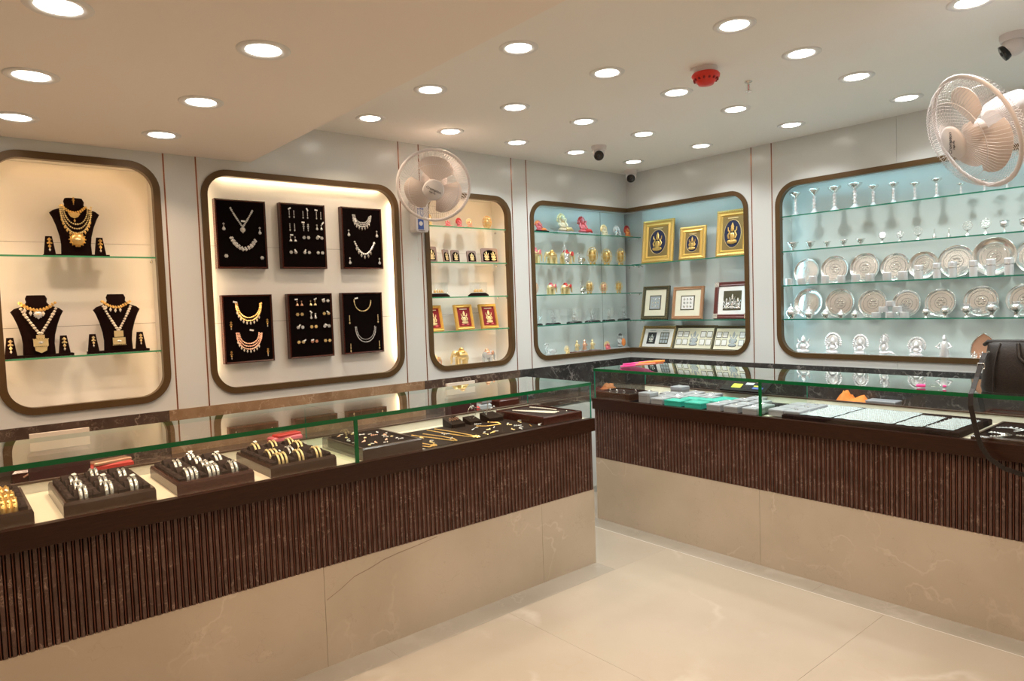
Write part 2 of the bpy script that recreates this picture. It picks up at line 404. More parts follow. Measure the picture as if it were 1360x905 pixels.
for i, x in enumerate(cx):
    for j, y in enumerate(cy):
        downlight(x, y, CEIL, WARM if (i == 1 and j == 0) else (1.0, .76, .53) if i == 0 else NEUT, LAMP_W, True, '%s, %s from the soffit' % (rown[j], colw[i]))
for i, x in enumerate([-4.20, -3.66]):
    for j, y in enumerate(cy[:3]):
        downlight(x, y, SOF, WARM, LAMP_W, True, 'low soffit, %s, %s' % (rown[j], ['left one', 'right one'][i]))
downlight(-1.515, -2.94, CEIL, NEUT, LAMP_W, True, 'cut by the top edge of the photo near its right corner')
for n, (x, y) in enumerate( [(-2.6, -3.3), (-2.6, -4.3), (-2.6, -5.5), (-1.9, -3.6), (-1.9, -4.6), (-1.9, -5.7), (-2.06, -2.94), (-.365, -2.94)]):
    downlight(x, y, CEIL, WARM if x < -1.6 or y < -4 else NEUT, LAMP_W * 1.3, True, 'high ceiling, unseen in the photo, %s behind the camera' % (colw + ['sixth', 'seventh', 'eighth'])[n])
for n, (x, y) in enumerate([(-3.7, -2.4), (-3.7, -3.4), (-4.9, -.7), (-5.6, -1.8), (-4.9, -2.4), (-4.7, -4.4), (-6.2, -3.2), (-3.7, -5.2), (-5.9, -5.2)]):
    downlight(x, y, SOF, WARM, LAMP_W * 1.3, True, 'low soffit, unseen in the photo, %s of nine' % (colw + ['sixth', 'seventh', 'eighth', 'ninth'])[n])

# ------------------------------------------------------------------ niches
def ring_mesh(side, u0, u1, R, lr, rr, name, m, parent, inset=0.0, wid=FW, d0=-.010, d1=.03):
    z0, z1 = NZ0 + inset, NZ1 - inset; u0i = u0 + (inset if lr else 0); u1i = u1 - (inset if rr else 0)
    def loop(o):
        r = R - inset - o; a, b, c, d = u0i + (o if lr else 0), u1i - (o if rr else 0), z0 + o, z1 - o
        P = []
        if rr: P += arc(b - r, d - r, r, PI / 2, 0) + arc(b - r, c + r, r, 0, -PI / 2)
        else: P += []
        if lr: Q = arc(a + r, c + r, r, -PI / 2, -PI) + arc(a + r, d - r, r, PI, PI / 2)
        else: Q = []
        if lr and rr: return P + Q, True
        if lr: return [(b, c)] + Q + [(b, d)], False
        return [(a, d)] + P + [(a, c)], False
    O, closed = loop(0); I, _ = loop(wid); n = len(O); mb = MB(); mb.T = TS[side]
    vs = []
    for d in (d0, d1): vs += [(u, d, z) for u, z in O] + [(u, d, z) for u, z in I]
    fs = []
    for i in range(n if closed else n - 1):
        j = (i + 1) % n
        fs += [(i, j, n + j, n + i), (2 * n + j, 2 * n + i, 3 * n + i, 3 * n + j), (i, 2 * n + i, 2 * n + j, j), (n + j, 3 * n + j, 3 * n + i, n + i)]
    mb.add(vs, fs); return mb.build(name, m, parent)
def niche(side, u0, u1, depth, lr, rr, R, label, led, lin, joints, over=.012, led_sides='lrtb', ledw=.007, root=None, ext=0):
    t = root or thing('display_niche', label, 'display niche', (0, 0, 0))
    a = u0 + (over if lr else 0); b = u1 - (over if rr else -ext); c, d = NZ0 + over, NZ1 - over
    ring_mesh(side, u0, u1, R, lr, rr, 'frame', 'bronze', t)
    zs = [c] + list(joints) + [d]
    for k in range(len(zs) - 1):
        mb = MB(); mb.T = TS[side]; mb.box(a, b, depth, depth + .01, zs[k] + .0008, zs[k + 1] - .0008); mb.build('back_panel', lin, t)
    mb = MB(); mb.T = TS[side]; mb.box(a, b, depth + .006, depth + .014, c, d); mb.build('backing_board', 'gap', t)
    mb = MB(); mb.T = TS[side]
    mb.box(a - .008, b + (.008 if rr else 0), .014, depth, c - .008, c)
    mb.box(a - .008, b + (.008 if rr else 0), .014, depth, d, d + .008)
    if lr: mb.box(a - .008, a, .014, depth, c, d)
    if rr: mb.box(b, b + .008, .014, depth, c, d)
    mb.build('lining', lin, t)
    q = .031
    mb = MB(); mb.T = TS[side]
    if 't' in led_sides: mb.box(u0 + (.1 if lr else 0), u1 - (.1 if rr else 0), q, q + ledw, d - .009, d - .002)
    if 'b' in led_sides: mb.box(u0 + (.1 if lr else 0), u1 - (.1 if rr else 0), q, q + ledw, c + .002, c + .009)
    if 'l' in led_sides and lr: mb.box(a + .002, a + .009, q, q + ledw, c + .1, d - .1)
    if 'r' in led_sides and rr: mb.box(b - .009, b - .002, q, q + ledw, c + .1, d - .1)
    mb.build('led_strip', led, t)
    return t
niche('A', *A1, .20, 1, 1, .14, 'warm lit niche with black necklace busts, leftmost on the left wall', 'led_w', 'lining', (1.421, 1.831), led_sides='lrt')
niche('A', *A2, .062, 1, 1, .14, 'large shallow niche with glowing edges holding six dark jewellery boards', 'led_w2', 'lining_b', (1.405, 1.822), over=.003, led_sides='lrt')
niche('A', *A3, .20, 1, 1, .14, 'narrow warm lit niche with gold framed pictures, right of the six boards', 'led_w', 'lining', (1.40, 1.83), led_sides='lrt')
t4 = niche('A', *A4, .20, 1, 0, .14, 'cool lit display niche wrapping around the room corner', 'led_c', 'lining_c', (), led_sides='lt', ext=.20)
niche('B', *B4, .20, 0, 1, .14, '', 'led_c', 'lining_c', (), led_sides='rt', root=t4)
mb = MB(); mb.box(-.115, -.113, .1985, .2, NZ0 + .012, NZ1 - .012); mb.build('panel_joint', 'gap', t4)
niche('B', *B5, .20, 1, 1, .155, 'wide cool lit niche full of silverware on the right wall', 'led_c', 'lining_c', (), led_sides='lrt')

def shelf(side, u0, u1, z, label, brackets=True, group='glass shelves in the wall niches', edge='edge_green', d0=.018, d1=.195):
    t = thing('glass_shelf', label, 'glass shelf', W(side, (u0 + u1) / 2, (d0 + d1) / 2, z), ROT[side], group)
    h, k = (u1 - u0) / 2, (d1 - d0) / 2
    MB().add([(-h, -k, .004), (h, -k, .004), (h, k, .004), (-h, k, .004)], [(0, 1, 2, 3)]).build('pane', 'shelf_glass', t)
    MB().box(-h, h, -k - .001, -k + .001, -.004, .004).build('polished_edge', edge, t)
    if brackets:
        for u, s in ((-h, 1), (h, -1)):
            for d in (-k + .02, k - .05):
                MB().lathe([(.004, -.018), (.007, -.016), (.007, -.006), (.004, -.004)], 8, cx=u + s * .012, cy=d).build('bracket', 'chrome', t)
ZS = (1.990, 1.750, 1.515, 1.283)
nth = ['top', 'second', 'third', 'lowest']
shelf('A', -4.286, -3.604, 1.750, 'green edged glass shelf under the single bust in the leftmost niche')
shelf('A', -4.286, -3.604, 1.279, 'green edged glass shelf under the two lower busts in the leftmost niche')
for i, z in enumerate(ZS): shelf('A', -2.006, -1.297, z, '%s green edged glass shelf in the narrow warm niche' % nth[i])
for i, z in enumerate(ZS): shelf('A', -1.082, .196 , z, '%s glass shelf of the corner niche, left wall side' % nth[i], edge='edge_teal')
shelf('B', .02, 1.106, ZS[1], 'glass shelf under the three gold pictures in the corner niche', edge='edge_teal')
shelf('B', .02, 1.106, ZS[3], 'glass shelf under the three square pictures in the corner niche', edge='edge_teal')
for i, z in enumerate(ZS): shelf('B', 1.344, 3.266, z, '%s long glass shelf in the silverware niche' % nth[i], edge='edge_teal')

# ------------------------------------------------------------------ counters
def counter(side, u0, u1, front, back, label, slat_from, slat_to, slabs, div, deckm, endsign, loc):
    """side A: runs along x, front = y of the front (negative); all built in the wall frame (u, d, z) with d = -distance"""
    t = thing('display_counter', label, 'counter', loc, 0)
    inv = Matrix.Translation(Vector(loc)).inverted() @ TS[side]
    def mk(name, m, f, **k):
        mb = MB(); mb.T = inv; f(mb); return mb.build(name, m, t, **k)
    F = front
    mk('carcass', 'backing', lambda b: b.box(u0 + .01, u1 - .01, F + .03, back, .0, .735))
    for a, c in slabs: mk('base_slab', 'base_marble', lambda b: b.box(a + .0007, c - .0007, F + .002, F + .03, 0, .413))
    # returns of the base at the free ends
    if side == 'A': mk('end_slab', 'base_marble', lambda b: b.box(u1 - .02, u1, F + .0305, back, 0, .413))
    else: mk('end_slab', 'base_marble', lambda b: b.box(u0, u0 + .02, F + .0305, back, 0, .413))
    mk('slat_backing', 'backing', lambda b: b.box(u0, u1, F + .014, F + .03, .413, .745))
    p = .02275; n = int((slat_to - slat_from) / p)
    sl = MB(); w_ = .0072
    sl.prism([(-w_, .004), (-w_ + .0022, -.006), (w_ - .0022, -.006), (w_, .004), (w_, .012), (-w_, .012)], -.1645, .1645, 'z')
    sl.m = 0
    me = None
    for i in range(n):
        u = slat_from + (i + .5) * p
        if me is None:
            o = sl.build('slat', 'slat_marble', t); me = o.data
        else:
            o = bpy.data.objects.new('slat', me); COL.objects.link(o); o.parent = t
        o.matrix_local = inv @ Matrix.Translation((u, F + .006, .5785))
    def ribs(b):
        for i in range(n + 1):
            u = slat_from + i * p
            b.prism([(u - .0024, F + .014), (u - .0015, F + .003), (u + .0015, F + .003), (u + .0024, F + .014)], .413, .743, 'z')
    mk('rib', 'rib', ribs, kind='stuff')
    mk('fascia', 'fascia', lambda b: b.box(u0 - .004, u1 + .004, F - .016, F + .02, .742, .812))
    mk('deck', deckm, lambda b: b.box(u0, u1, F + .0205, back, .742, .806))
    mk('rear_panel', 'rear', lambda b: b.box(u0 + .01, u1 - .01, back - .012, back, .8065, .8425))
    mk('rear_rail', 'rail', lambda b: b.box(u0 + .01, u1 - .01, back - .016, back + .004, .843, .850))
    zt0, zt1 = .993, 1.010
    cuts = [u0 + .004] + list(div) + [u1 - .004]
    for k in range(len(cuts) - 1):
        a, c = cuts[k] + .001, cuts[k + 1] - .001
        mk('glass_top', 'glass', lambda b: b.add([(a, F - .002, zt1), (c, F - .002, zt1), (c, back, zt1), (a, back, zt1)], [(0, 1, 2, 3)]))
        mk('glass_front', 'glass', lambda b: b.add([(a, F + .004, .812), (c, F + .004, .812), (c, F + .004, zt0), (a, F + .004, zt0)], [(0, 1, 2, 3)]))
    ed = 'edge_dark'
    def edges(b):
        b.box(u0 + .004, u1 - .004, F - .003, F - .001, zt0, zt1)
        b.box(u0 + .004, u1 - .004, back, back + .0015, zt0, zt1)
    mk('glass_edge', ed, edges)
    e = u1 if side == 'A' else u0; s = -1 if side == 'A' else 1
    mk('glass_end', 'glass', lambda b: b.add([(e + s * .006, F, .812), (e + s * .006, back, .812), (e + s * .006, back, zt0), (e + s * .006, F, zt0)], [(0, 1, 2, 3)]))
    def eedge(b):
        b.box(e + s * .010, e + s * .003, F + .002, F + .006, .812, zt0) if s > 0 else b.box(e - .010, e - .003, F + .002, F + .006, .812, zt0)
        b.box(min(e + s * .004, e + s * .006), max(e + s * .004, e + s * .006), F, back, zt0, zt1)
        b.box(min(e + s * .004, e + s * .009), max(e + s * .004, e + s * .009), back - .003, back, .85, zt0)
    mk('glass_end_edge', 'edge_teal', eedge)
    for v in div:
        mk('glass_divider', 'glass_green', lambda b: b.add([(v, F + .012, .806), (v, back - .016, .806), (v, back - .016, zt0), (v, F + .012, zt0)], [(0, 1, 2, 3)]))
        mk('divider_edge', ed, lambda b: b.box(v - .008, v + .008, F + .001, F + .008, .812, zt0))
        mk('divider_rear_edge', 'edge_teal', lambda b: b.box(v - .002, v + .002, back - .016, back - .013, .85, zt0))
    return t
cA = counter('A', -5.45, -1.757, -1.20, -.67, 'long marble and glass jewellery counter along the left wall', -5.45, -1.759,
             [(-5.45, -4.55), (-4.55, -3.353), (-3.353, -2.153), (-2.153, -1.757)], (-4.5, -3.18), 'deck', 1, (-3.6, -.93, 0))
cB = counter('B', .665, 3.41, -1.17, -.64, 'long marble and glass jewellery counter along the right wall', .667, 3.41,
             [(.665, 1.854), (1.854, 3.05), (3.05, 3.41)], (1.866,), 'deck', 1, (-.9, -2.6, 0))
# hairline dark vein on the left counter base
vp = [(-3.345, .276), (-3.28, .305), (-3.22, .338), (-3.15, .352), (-3.08, .372), (-3.01, .382), (-2.90, .392), (-2.80, .405)]
mb = MB(); mb.T = Matrix.Translation((3.6, .93, 0))
for k in range(len(vp) - 1):
    (a, b), (c, d) = vp[k], vp[k + 1]; mb.add([(a, -1.1985, b - .0011), (c, -1.1985, d - .0009), (c, -1.1985, d + .0009), (a, -1.1985, b + .0011)], [(0, 1, 2, 3)])
mb.build('dark_vein', mat('vein_brown', (.16, .09, .05), .3), cA)
# staff side worktops
t = thing('back_cabinet', 'dark marble topped back cabinet below the left wall niches', 'cabinet', (-2.6, -.11, 0))
MB().box(-2.6, 2.56, -.10, .10, 0, .715).build('body', 'panel', t); MB().bevbox(-2.6, 2.58, -.125, .102, .716, .748, .003).build('worktop', 'emp_dark', t)
for k in range(8): MB().box(-2.58 + k * .645, -2.58 + k * .645 + .635, -.118, -.1005, .05, .70).build('door', 'panel', t)
t = thing('back_cabinet', 'dark marble topped back cabinet below the right wall niches', 'cabinet', (-.11, -2.4, 0))
MB().box(-.10, .10, -1.0, 2.15, 0, .715).build('body', 'panel', t); MB().bevbox(-.125, .102, -1.0, 2.15, .716, .748, .003).build('worktop', 'emp_dark', t)
for k in range(5): MB().box(-.118, -.1005, -1.0 + k * .63, -1.0 + k * .63 + .62, .05, .70).build('door', 'panel', t)

# pale chair backs in the staff aisle
def chair(x, lab):
    t = thing('staff_chair', lab, 'chair', (x, -.42, 0))
    pts = [(-.108, .908), (.108, .908), (.108, .978), (-.108, .978)]
    MB().box(-.108, .108, .105, .12, .905, .978).build('backrest', 'chair_pale', t)
    MB().bevbox(-.18, .18, -.20, .10, .44, .50, .015).build('seat', 'maroon', t)
    MB().bevbox(-.12, .10, .085, .118, .56, .898, .01).build('back_cushion', mat('dark_maroon', (.05, .008, .008), .5) if 'dark_maroon' not in bpy.data.materials else bpy.data.materials['dark_maroon'], t)
    MB().tube([(0, .09, .47), (0, .11, .58)], .012).build('back_post', 'chrome', t)
    for sx in (-1, 1):
        for yy in (-.13, .05): MB().tube([(sx * .15, yy, .44), (sx * .16, yy, 0)], .010).build('leg', 'chrome', t)
chair(-4.115, 'staff chair with pale backrest behind the left end of the left counter')
chair(-2.0, 'staff chair with pale backrest behind the counter under the framed pictures')

# ------------------------------------------------------------------ wall fans
def dome(r, y, n=40): return [(r * math.cos(2 * PI * i / n), y, r * math.sin(2 * PI * i / n)) for i in range(n)]
def frame_from(axis, up=(0, 0, 1)):
    y = -Vector(axis).normalized(); x = y.cross(Vector(up)).normalized(); z = x.cross(y)
    return Matrix((x, y, z)).transposed().to_4x4()
def fan(label, ring, axis, mount, side, R, blade0, brand_rot):
    """fan whose local -y looks out of the front of the guard"""
    t = thing('wall_fan', label, 'fan', mount)
    H = Matrix.Translation(Vector(ring) - Vector(mount)) @ frame_from(axis)
    def mk(name, m, f, par=t, **k): mb = MB(); mb.T = H; f(mb); return mb.build(name, m, par, **k)
    prof_f = [(R, 0), (R * .97, -.030), (R * .85, -.058), (R * .6, -.076), (R * .27, -.083)]
    prof_b = [(R, 0), (R * .97, .030), (R * .85, .055), (R * .6, .070), (R * .3, .074)]
    def cage(prof, nw):
        def f(b):
            for i in range(nw):
                a = 2 * PI * i / nw
                b.tube([(r * math.cos(a + .25 * (1 - r / R)), y, r * math.sin(a + .25 * (1 - r / R))) for r, y in prof], .0009, 3)
        return f
    mk('front_guard', 'plastic', cage(prof_f, 84), kind='stuff'); mk('rear_guard', 'plastic', cage(prof_b, 84), kind='stuff')
    mk('guard_ring', 'plastic', lambda b: b.tube(dome(R + .003, 0), .006, 8, True, flat=1.6))
    mk('guard_brace', 'plastic', lambda b: b.tube(dome(R * .7, -.070), .0014, 4, True))
    mk('rear_ring', 'plastic', lambda b: b.tube(dome(R * .7, .065), .0014, 4, True))
    def hubf(b):
        b.T = H @ Matrix.Rotation(PI / 2, 4, 'X')
        b.lathe([(R * .29, .078), (R * .30, .084), (R * .26, .090), (.001, .094)], 32)
    hub = mk('badge', 'plastic', hubf)
    for (body, sz, dz, m) in (('Crompton', R * .105, R * .02, 'ink'), ('High Flo', R * .055, -R * .07, 'ink')):
        vs, fs = text_mb(body, sz)
        mb = MB(); mb.T = H @ Matrix.Rotation(brand_rot, 4, 'Y') @ Matrix.Translation((0, -.0945, dz)) @ Matrix.Rotation(PI / 2, 4, 'X'); mb.add(vs, fs); mb.build('lettering', m, hub)
    def blade(a0):
        def f(b):
            out = []
            for k in range(13):
                q = k / 12; ang = a0 + math.radians(-48 + 96 * q)
                rr = R * (.84 - .16 * abs(2 * q - 1) ** 3)
                out.append((rr * math.cos(ang), -.028 + .045 * q, rr * math.sin(ang)))
            inn = [(R * .17 * math.cos(a0 + math.radians(-30 + 60 * k / 12)), -.014 + .022 * k / 12, R * .17 * math.sin(a0 + math.radians(-30 + 60 * k / 12))) for k in range(13)]
            vs = inn + out + [(x, y + .002, z) for x, y, z in inn + out]
            fs = []
            for k in range(12): fs += [(k, k + 1, 14 + k, 13 + k), (26 + k + 1, 26 + k, 39 + k, 40 + k), (13 + k, 14 + k, 40 + k, 39 + k)]
            b.add(vs, fs, True)
        return f
    for k in range(3): mk('blade', 'blade', blade(blade0 + k * 2 * PI / 3))
    def boss(b):
        b.T = H @ Matrix.Rotation(PI / 2, 4, 'X'); b.lathe([(R * .20, -.022), (R * .20, .02), (R * .1, .03)], 24)
    mk('blade_boss', 'blade', boss)
    def motor(b):
        b.T = H @ Matrix.Rotation(PI / 2, 4, 'X'); b.lathe([(.045, -.205), (.072, -.19), (.080, -.12), (.076, -.085), (.05, -.074)], 28)
    mt = mk('motor_housing', 'plastic', motor)
    # neck and wall body
    back = H @ Vector((0, .15, -.05))
    sgn = {'A': Vector((0, -1, 0)), 'B': Vector((-1, 0, 0)), 'C': Vector((0, 1, 0))}[side]
    piv = sgn * .085 + Vector((0, 0, .02))
    MB().tube([tuple(back), tuple((back + piv) / 2 + Vector((0, 0, -.02))), tuple(piv)], [.032, .028, .030], 12).build('neck', 'plastic', t)
    mb = MB(); mb.T = TS[side]
    mb.bevbox(-.045, .045, -.20, .045, 0, .0, .0) if False else None
    mb.prism([(-.040, -.17), (.040, -.17), (.048, -.155), (.048, .03), (.036, .055), (-.036, .055), (-.048, .03), (-.048, -.155)], -.075, -.001)
    body = mb.build('wall_body', 'plastic', t)
    return t, body
t, body = fan('white wall fan on the left wall between the six boards and gold pictures', (-2.163, -.34, 2.178), (-.52, -.72, -.44), (-2.083, 0, 2.105), 'A', .212, math.radians(80), math.radians(27))
mb = MB()
mb.m = 0; mb.box(-.032, .010, -.0765, -.0752, -.075, -.020); mb.box(-.032, .010, -.0765, -.0752, -.155, -.09)
mb.m = 1; mb.prism([(-.011 + .014 * math.cos(-2 * PI * i / 20), -.118 + .014 * math.sin(-2 * PI * i / 20)) for i in range(20)], -.0772, -.0766)
for k in range(4): mb.box(-.029 + k * .010, -.023 + k * .010, -.0772, -.0766, -.068, -.030)
mb.build('sticker', ['blue', 'tag'], body)
vs, fs = text_mb('Crompton', .011)
mb2 = MB(); mb2.T = Matrix.Translation((-.006, -.0757, -.1625)) @ Matrix.Rotation(PI / 2, 4, 'X'); mb2.add(vs, fs); mb2.build('lettering', 'ink', body)
mb = MB(); mb.tube([(-.02, -.04, -.175), (-.014, -.04, -.28), (-.016, -.04, -.33)], .0012, 4); pc = mb.build('pull_cord', 'plastic', t)
mb = MB(); mb.lathe([(.002, 0), (.005, -.008), (.004, -.022)], 8, cx=-.016, cy=-.04, cz=-.33); mb.build('cord_bead', 'plastic', pc)
fan('white wall fan at the right edge of the photo, before the silverware niche', (-1.50, -2.945, 2.033), (-.66, .62, -.42), (-1.28, -3.42, 2.10), 'C', .212, math.radians(75), math.radians(-55))

# ------------------------------------------------------------------ ceiling devices
def cctv(x, y, z, tx, ty, label):
    t = thing('security_camera', label, 'security camera', (x, y, z), math.atan2(ty - y, tx - x))
    MB().lathe([(.052, 0), (.052, -.014), (.048, -.03)], 24).build('base', 'plastic', t)
    MB().ball(0, 0, -.045, .044, n=16, k=10).build('turret', 'plastic', t)
    mb = MB(); mb.T = Matrix.Translation((.018, 0, -.062)) @ Matrix.Rotation(math.radians(118), 4, 'Y')
    mb.lathe([(.026, .0), (.033, .018), (.033, .026), (.026, .028), (.001, .029)], 24); l = mb.build('lens_ring', 'black', t)
    mb = MB(); mb.T = Matrix.Translation((.018, 0, -.062)) @ Matrix.Rotation(math.radians(118), 4, 'Y')
    mb.lathe([(.010, .0295), (.008, .032), (.001, .033)], 16); mb.build('lens', 'ink', l)
cctv(-.985, -.60, CEIL, -3.2, -2.6, 'white turret security camera, farther from the room corner')
cctv(-.115, -.15, CEIL, -3, -2.4, 'white turret security camera in the room corner')
cctv(-.985, -2.94, CEIL, -1.6, -1.2, 'white turret security camera above the right fan, cut by the edge')
t = thing('fire_detector', 'red and white fire detector on the ceiling', 'fire detector', (-1.726, -1.945, CEIL))
MB().lathe([(.052, 0), (.052, -.022), (.048, -.026)], 28).build('base', 'plastic', t)
MB().lathe([(.058, -.026), (.064, -.034), (.062, -.044), (.040, -.066), (.034, -.076), (.001, -.080)], 28).build('dome', 'red', t)
mb = MB()
for k in range(14):
    a = 2 * PI * k / 14; mb.T = Matrix.Rotation(a, 4, 'Z'); mb.box(.0465, .0560, -.004, .004, -.060, -.051)
mb.build('vent_slots', mat('dark_red', (.28, .01, .01), .5), t)
t = thing('fire_sprinkler', 'small metal fire sprinkler beside the red detector', 'sprinkler', (-1.376, -1.952, CEIL))
MB().lathe([(.018, 0), (.018, -.004), (.006, -.006), (.006, -.016)], 16).build('fitting', 'chrome', t)
mb = MB()
for s in (-1, 1): mb.tube([(s * .006, 0, -.014), (s * .012, 0, -.03), (s * .005, 0, -.046)], .0018, 5)
mb.build('yoke', 'chrome', t); MB().lathe([(.003, -.044), (.015, -.048), (.015, -.050)], 14).build('deflector', 'chrome', t)
MB().lathe([(.002, -.018), (.002, -.044)], 6).build('heat_bulb', 'ruby', t)

# ------------------------------------------------------------------ jewellery builders
def curve_pts(kind, w, h, n):
    out = []
    for i in range(n):
        q = i / (n - 1); x = (2 * q - 1)
        if kind == 'v': z = -h * (1 - abs(x) ** 1.0) ** .9
        elif kind == 'u': z = -h * math.sqrt(max(0, 1 - abs(x) ** 2.2))
        else: z = -h * (1 - x * x)
        out.append((x * w / 2, z))
    return out
def bead_chain(mb, pts, d, r, jitter=0.0, fl=.6):
    for i, (x, z) in enumerate(pts):
        rr = r * (1 + jitter * random.uniform(-1, 1))
        mb.gem(x, d, z, rr, rr * fl, rr)
def resample(pts, step):
    out = [pts[0]]; acc = 0
    for k in range(len(pts) - 1):
        (a, b), (c, e) = pts[k], pts[k + 1]; L = math.hypot(c - a, e - b)
        t_ = step - acc
        while t_ <= L and L > 0: out.append((a + (c - a) * t_ / L, b + (e - b) * t_ / L)); t_ += step
        acc = (acc + L) % step
    return out
def necklace(label, group, loc, rotz, kind, w, h, m='gold', r=.004, rows=1, pend=None, drops=None, tagat=None, tilt=0, mat4=None):
    t = thing('necklace', label, 'necklace', loc, rotz, group)
    if tilt: t.rotation_euler = (tilt, 0, rotz)
    mb = MB()
    for k in range(rows):
        p = resample(curve_pts(kind, w * (1 - .11 * k), h * (1 - .17 * k), 40), r * 1.7); bead_chain(mb, p, -r * .5, r * (1 if k == 0 else .8), .15)
    mb.build('bead_string', m, t)
    if drops:
        mb = MB(); p = resample(curve_pts(kind, w, h, 40), r * 3.2)
        for x, z in p[len(p) // 6: -len(p) // 6 or None]: mb.gem(x, -r * .6, z - r * 2.2, r * .9, r * .5, r * 1.7)
        mb.build('drop_beads', drops, t)
    if pend:
        pm, pw, ph, ps = pend; mb = MB()
        z0 = -h
        if ps == 'round':
            mb.lathe([(.001, -.002), (pw * .5, 0), (pw * .5, .003), (pw * .3, .006), (.001, .007)], 16)
            mb = MB(); mb.T = Matrix.Translation((0, 0, z0 - ph / 2)) @ Matrix.Rotation(PI / 2, 4, 'X'); mb.lathe([(pw * .5, 0), (pw * .5, .003), (pw * .3, .006), (.001, .008)], 16)
            mb.T = Matrix.Identity(4)
            for k in range(14): a = 2 * PI * k / 14; mb.gem(pw * .53 * math.cos(a), -.003, z0 - ph / 2 + pw * .53 * math.sin(a), pw * .07)
            mb.gem(0, -.003, z0 - ph * 1.02, .003, .002, .006)
        elif ps == 'tier':
            mb.box(-pw * .28, pw * .28, -.005, 0, z0 - ph * .2, z0); mb.box(-pw * .5, pw * .5, -.007, 0, z0 - ph * .62, z0 - ph * .22)
            mb.prism([(-pw * .42, z0 - ph * .64), (-pw * .38, z0 - ph * .86), (0, z0 - ph), (pw * .38, z0 - ph * .86), (pw * .42, z0 - ph * .64)], -.005, 0)
            for k in range(7): mb.gem(-pw * .5 + k * pw / 6, -.008, z0 - ph * .22, .0028); mb.gem(-pw * .42 + k * pw * .14, -.006, z0 - ph * .64, .0025)
        elif ps == 'square':
            mb.box(-pw * .36, pw * .36, -.006, 0, z0 - ph * .42, z0); mb.box(-pw * .5, pw * .5, -.007, 0, z0 - ph * .92, z0 - ph * .46)
            for k in range(8): mb.gem(-pw * .5 + k * pw / 7, -.006, z0 - ph * .97, .003)
        else:
            mb.prism([(-pw * .5, z0), (-pw * .3, z0 - ph * .35), (0, z0 - ph * .5), (pw * .3, z0 - ph * .35), (pw * .5, z0), (0, z0 + ph * .12)], -.006, 0)
            mb.gem(0, -.004, z0 - ph * .75, .005, .003, .009)
        mb.build('pendant', pm, t)
        if ps in ('tier', 'square', 'round'):
            mb = MB(); mb.gem(0, -.008, z0 - ph * (.42 if ps == 'tier' else .7 if ps == 'square' else .5), pw * .2, .003, pw * .12); mb.build('centre_stone', 'stone' if ps != 'round' else 'gold2', t)
    if tagat:
        x, z, a = tagat; mb = MB(); mb.T = Matrix.Translation((x, -.008, z)) @ Matrix.Rotation(a, 4, 'Y'); mb.box(-.011, .011, -.001, 0, -.0045, .0045); mb.build('price_tag', 'tag', t)
    return t
def earring(label, group, loc, rotz, m, style, s=.012, tagat=None, tilt=0, m2=None):
    t = thing('earring', label, 'earring', loc, rotz, group)
    if tilt: t.rotation_euler = (tilt, 0, rotz)
    mb = MB()
    if style == 'drop': mb.gem(0, -.003, 0, s * .35); mb.gem(0, -.003, -s * .75, s * .22, s * .2, s * .4); 
    elif style == 'stud':
        for k in range(6): a = PI * k / 3; mb.gem(s * .35 * math.cos(a), -.003, s * .35 * math.sin(a), s * .24)
        mb.gem(0, -.004, 0, s * .25)
    elif style == 'jhumka':
        mb.gem(0, -.003, 0, s * .3); mb.gem(0, -.003, -s * .5, s * .15)
        mb.T = Matrix.Translation((0, -.005, -s * 1.5)); mb.lathe([(s * .55, 0), (s * .5, s * .25), (s * .25, s * .7), (s * .08, s * .85)], 8); mb.T = Matrix.Identity(4)
    elif style == 'long':
        for k in range(4): mb.gem(0, -.003, -s * .45 * k, s * .2, s * .15, s * .26)
    elif style == 'chand':
        mb.gem(0, -.003, 0, s * .4); mb.gem(-s * .3, -.003, -s * .7, s * .2); mb.gem(s * .3, -.003, -s * .7, s * .2); mb.gem(0, -.003, -s * .6, s * .35); mb.gem(0, -.003, -s * 1.3, s * .3, s * .2, s * .45)
    mb.build('setting', m, t)
    if style in ('drop', 'long', 'chand'):
        mb = MB()
        if style == 'drop':
            mb.T = Matrix.Translation((0, -.002, -s * 1.35)) @ Matrix.Rotation(PI / 2, 4, 'X'); mb.lathe([(s * .42, 0), (s * .46, .002), (s * .3, .004), (.0005, .0045)], 10)
        elif style == 'long': mb.gem(0, -.003, -s * 2.1, s * .3, s * .2, s * .45)
        else: mb.gem(0, -.003, -s * 2.0, s * .2, s * .2, s * .35)
        mb.build('pendant_drop', m2 or m, t)
    if tagat:
        x, z, a = tagat; mb = MB(); mb.T = Matrix.Translation((x, -.007, z)) @ Matrix.Rotation(a, 4, 'Y'); mb.box(-.009, .009, -.001, 0, -.004, .004); mb.build('price_tag', 'tag', t)
    return t

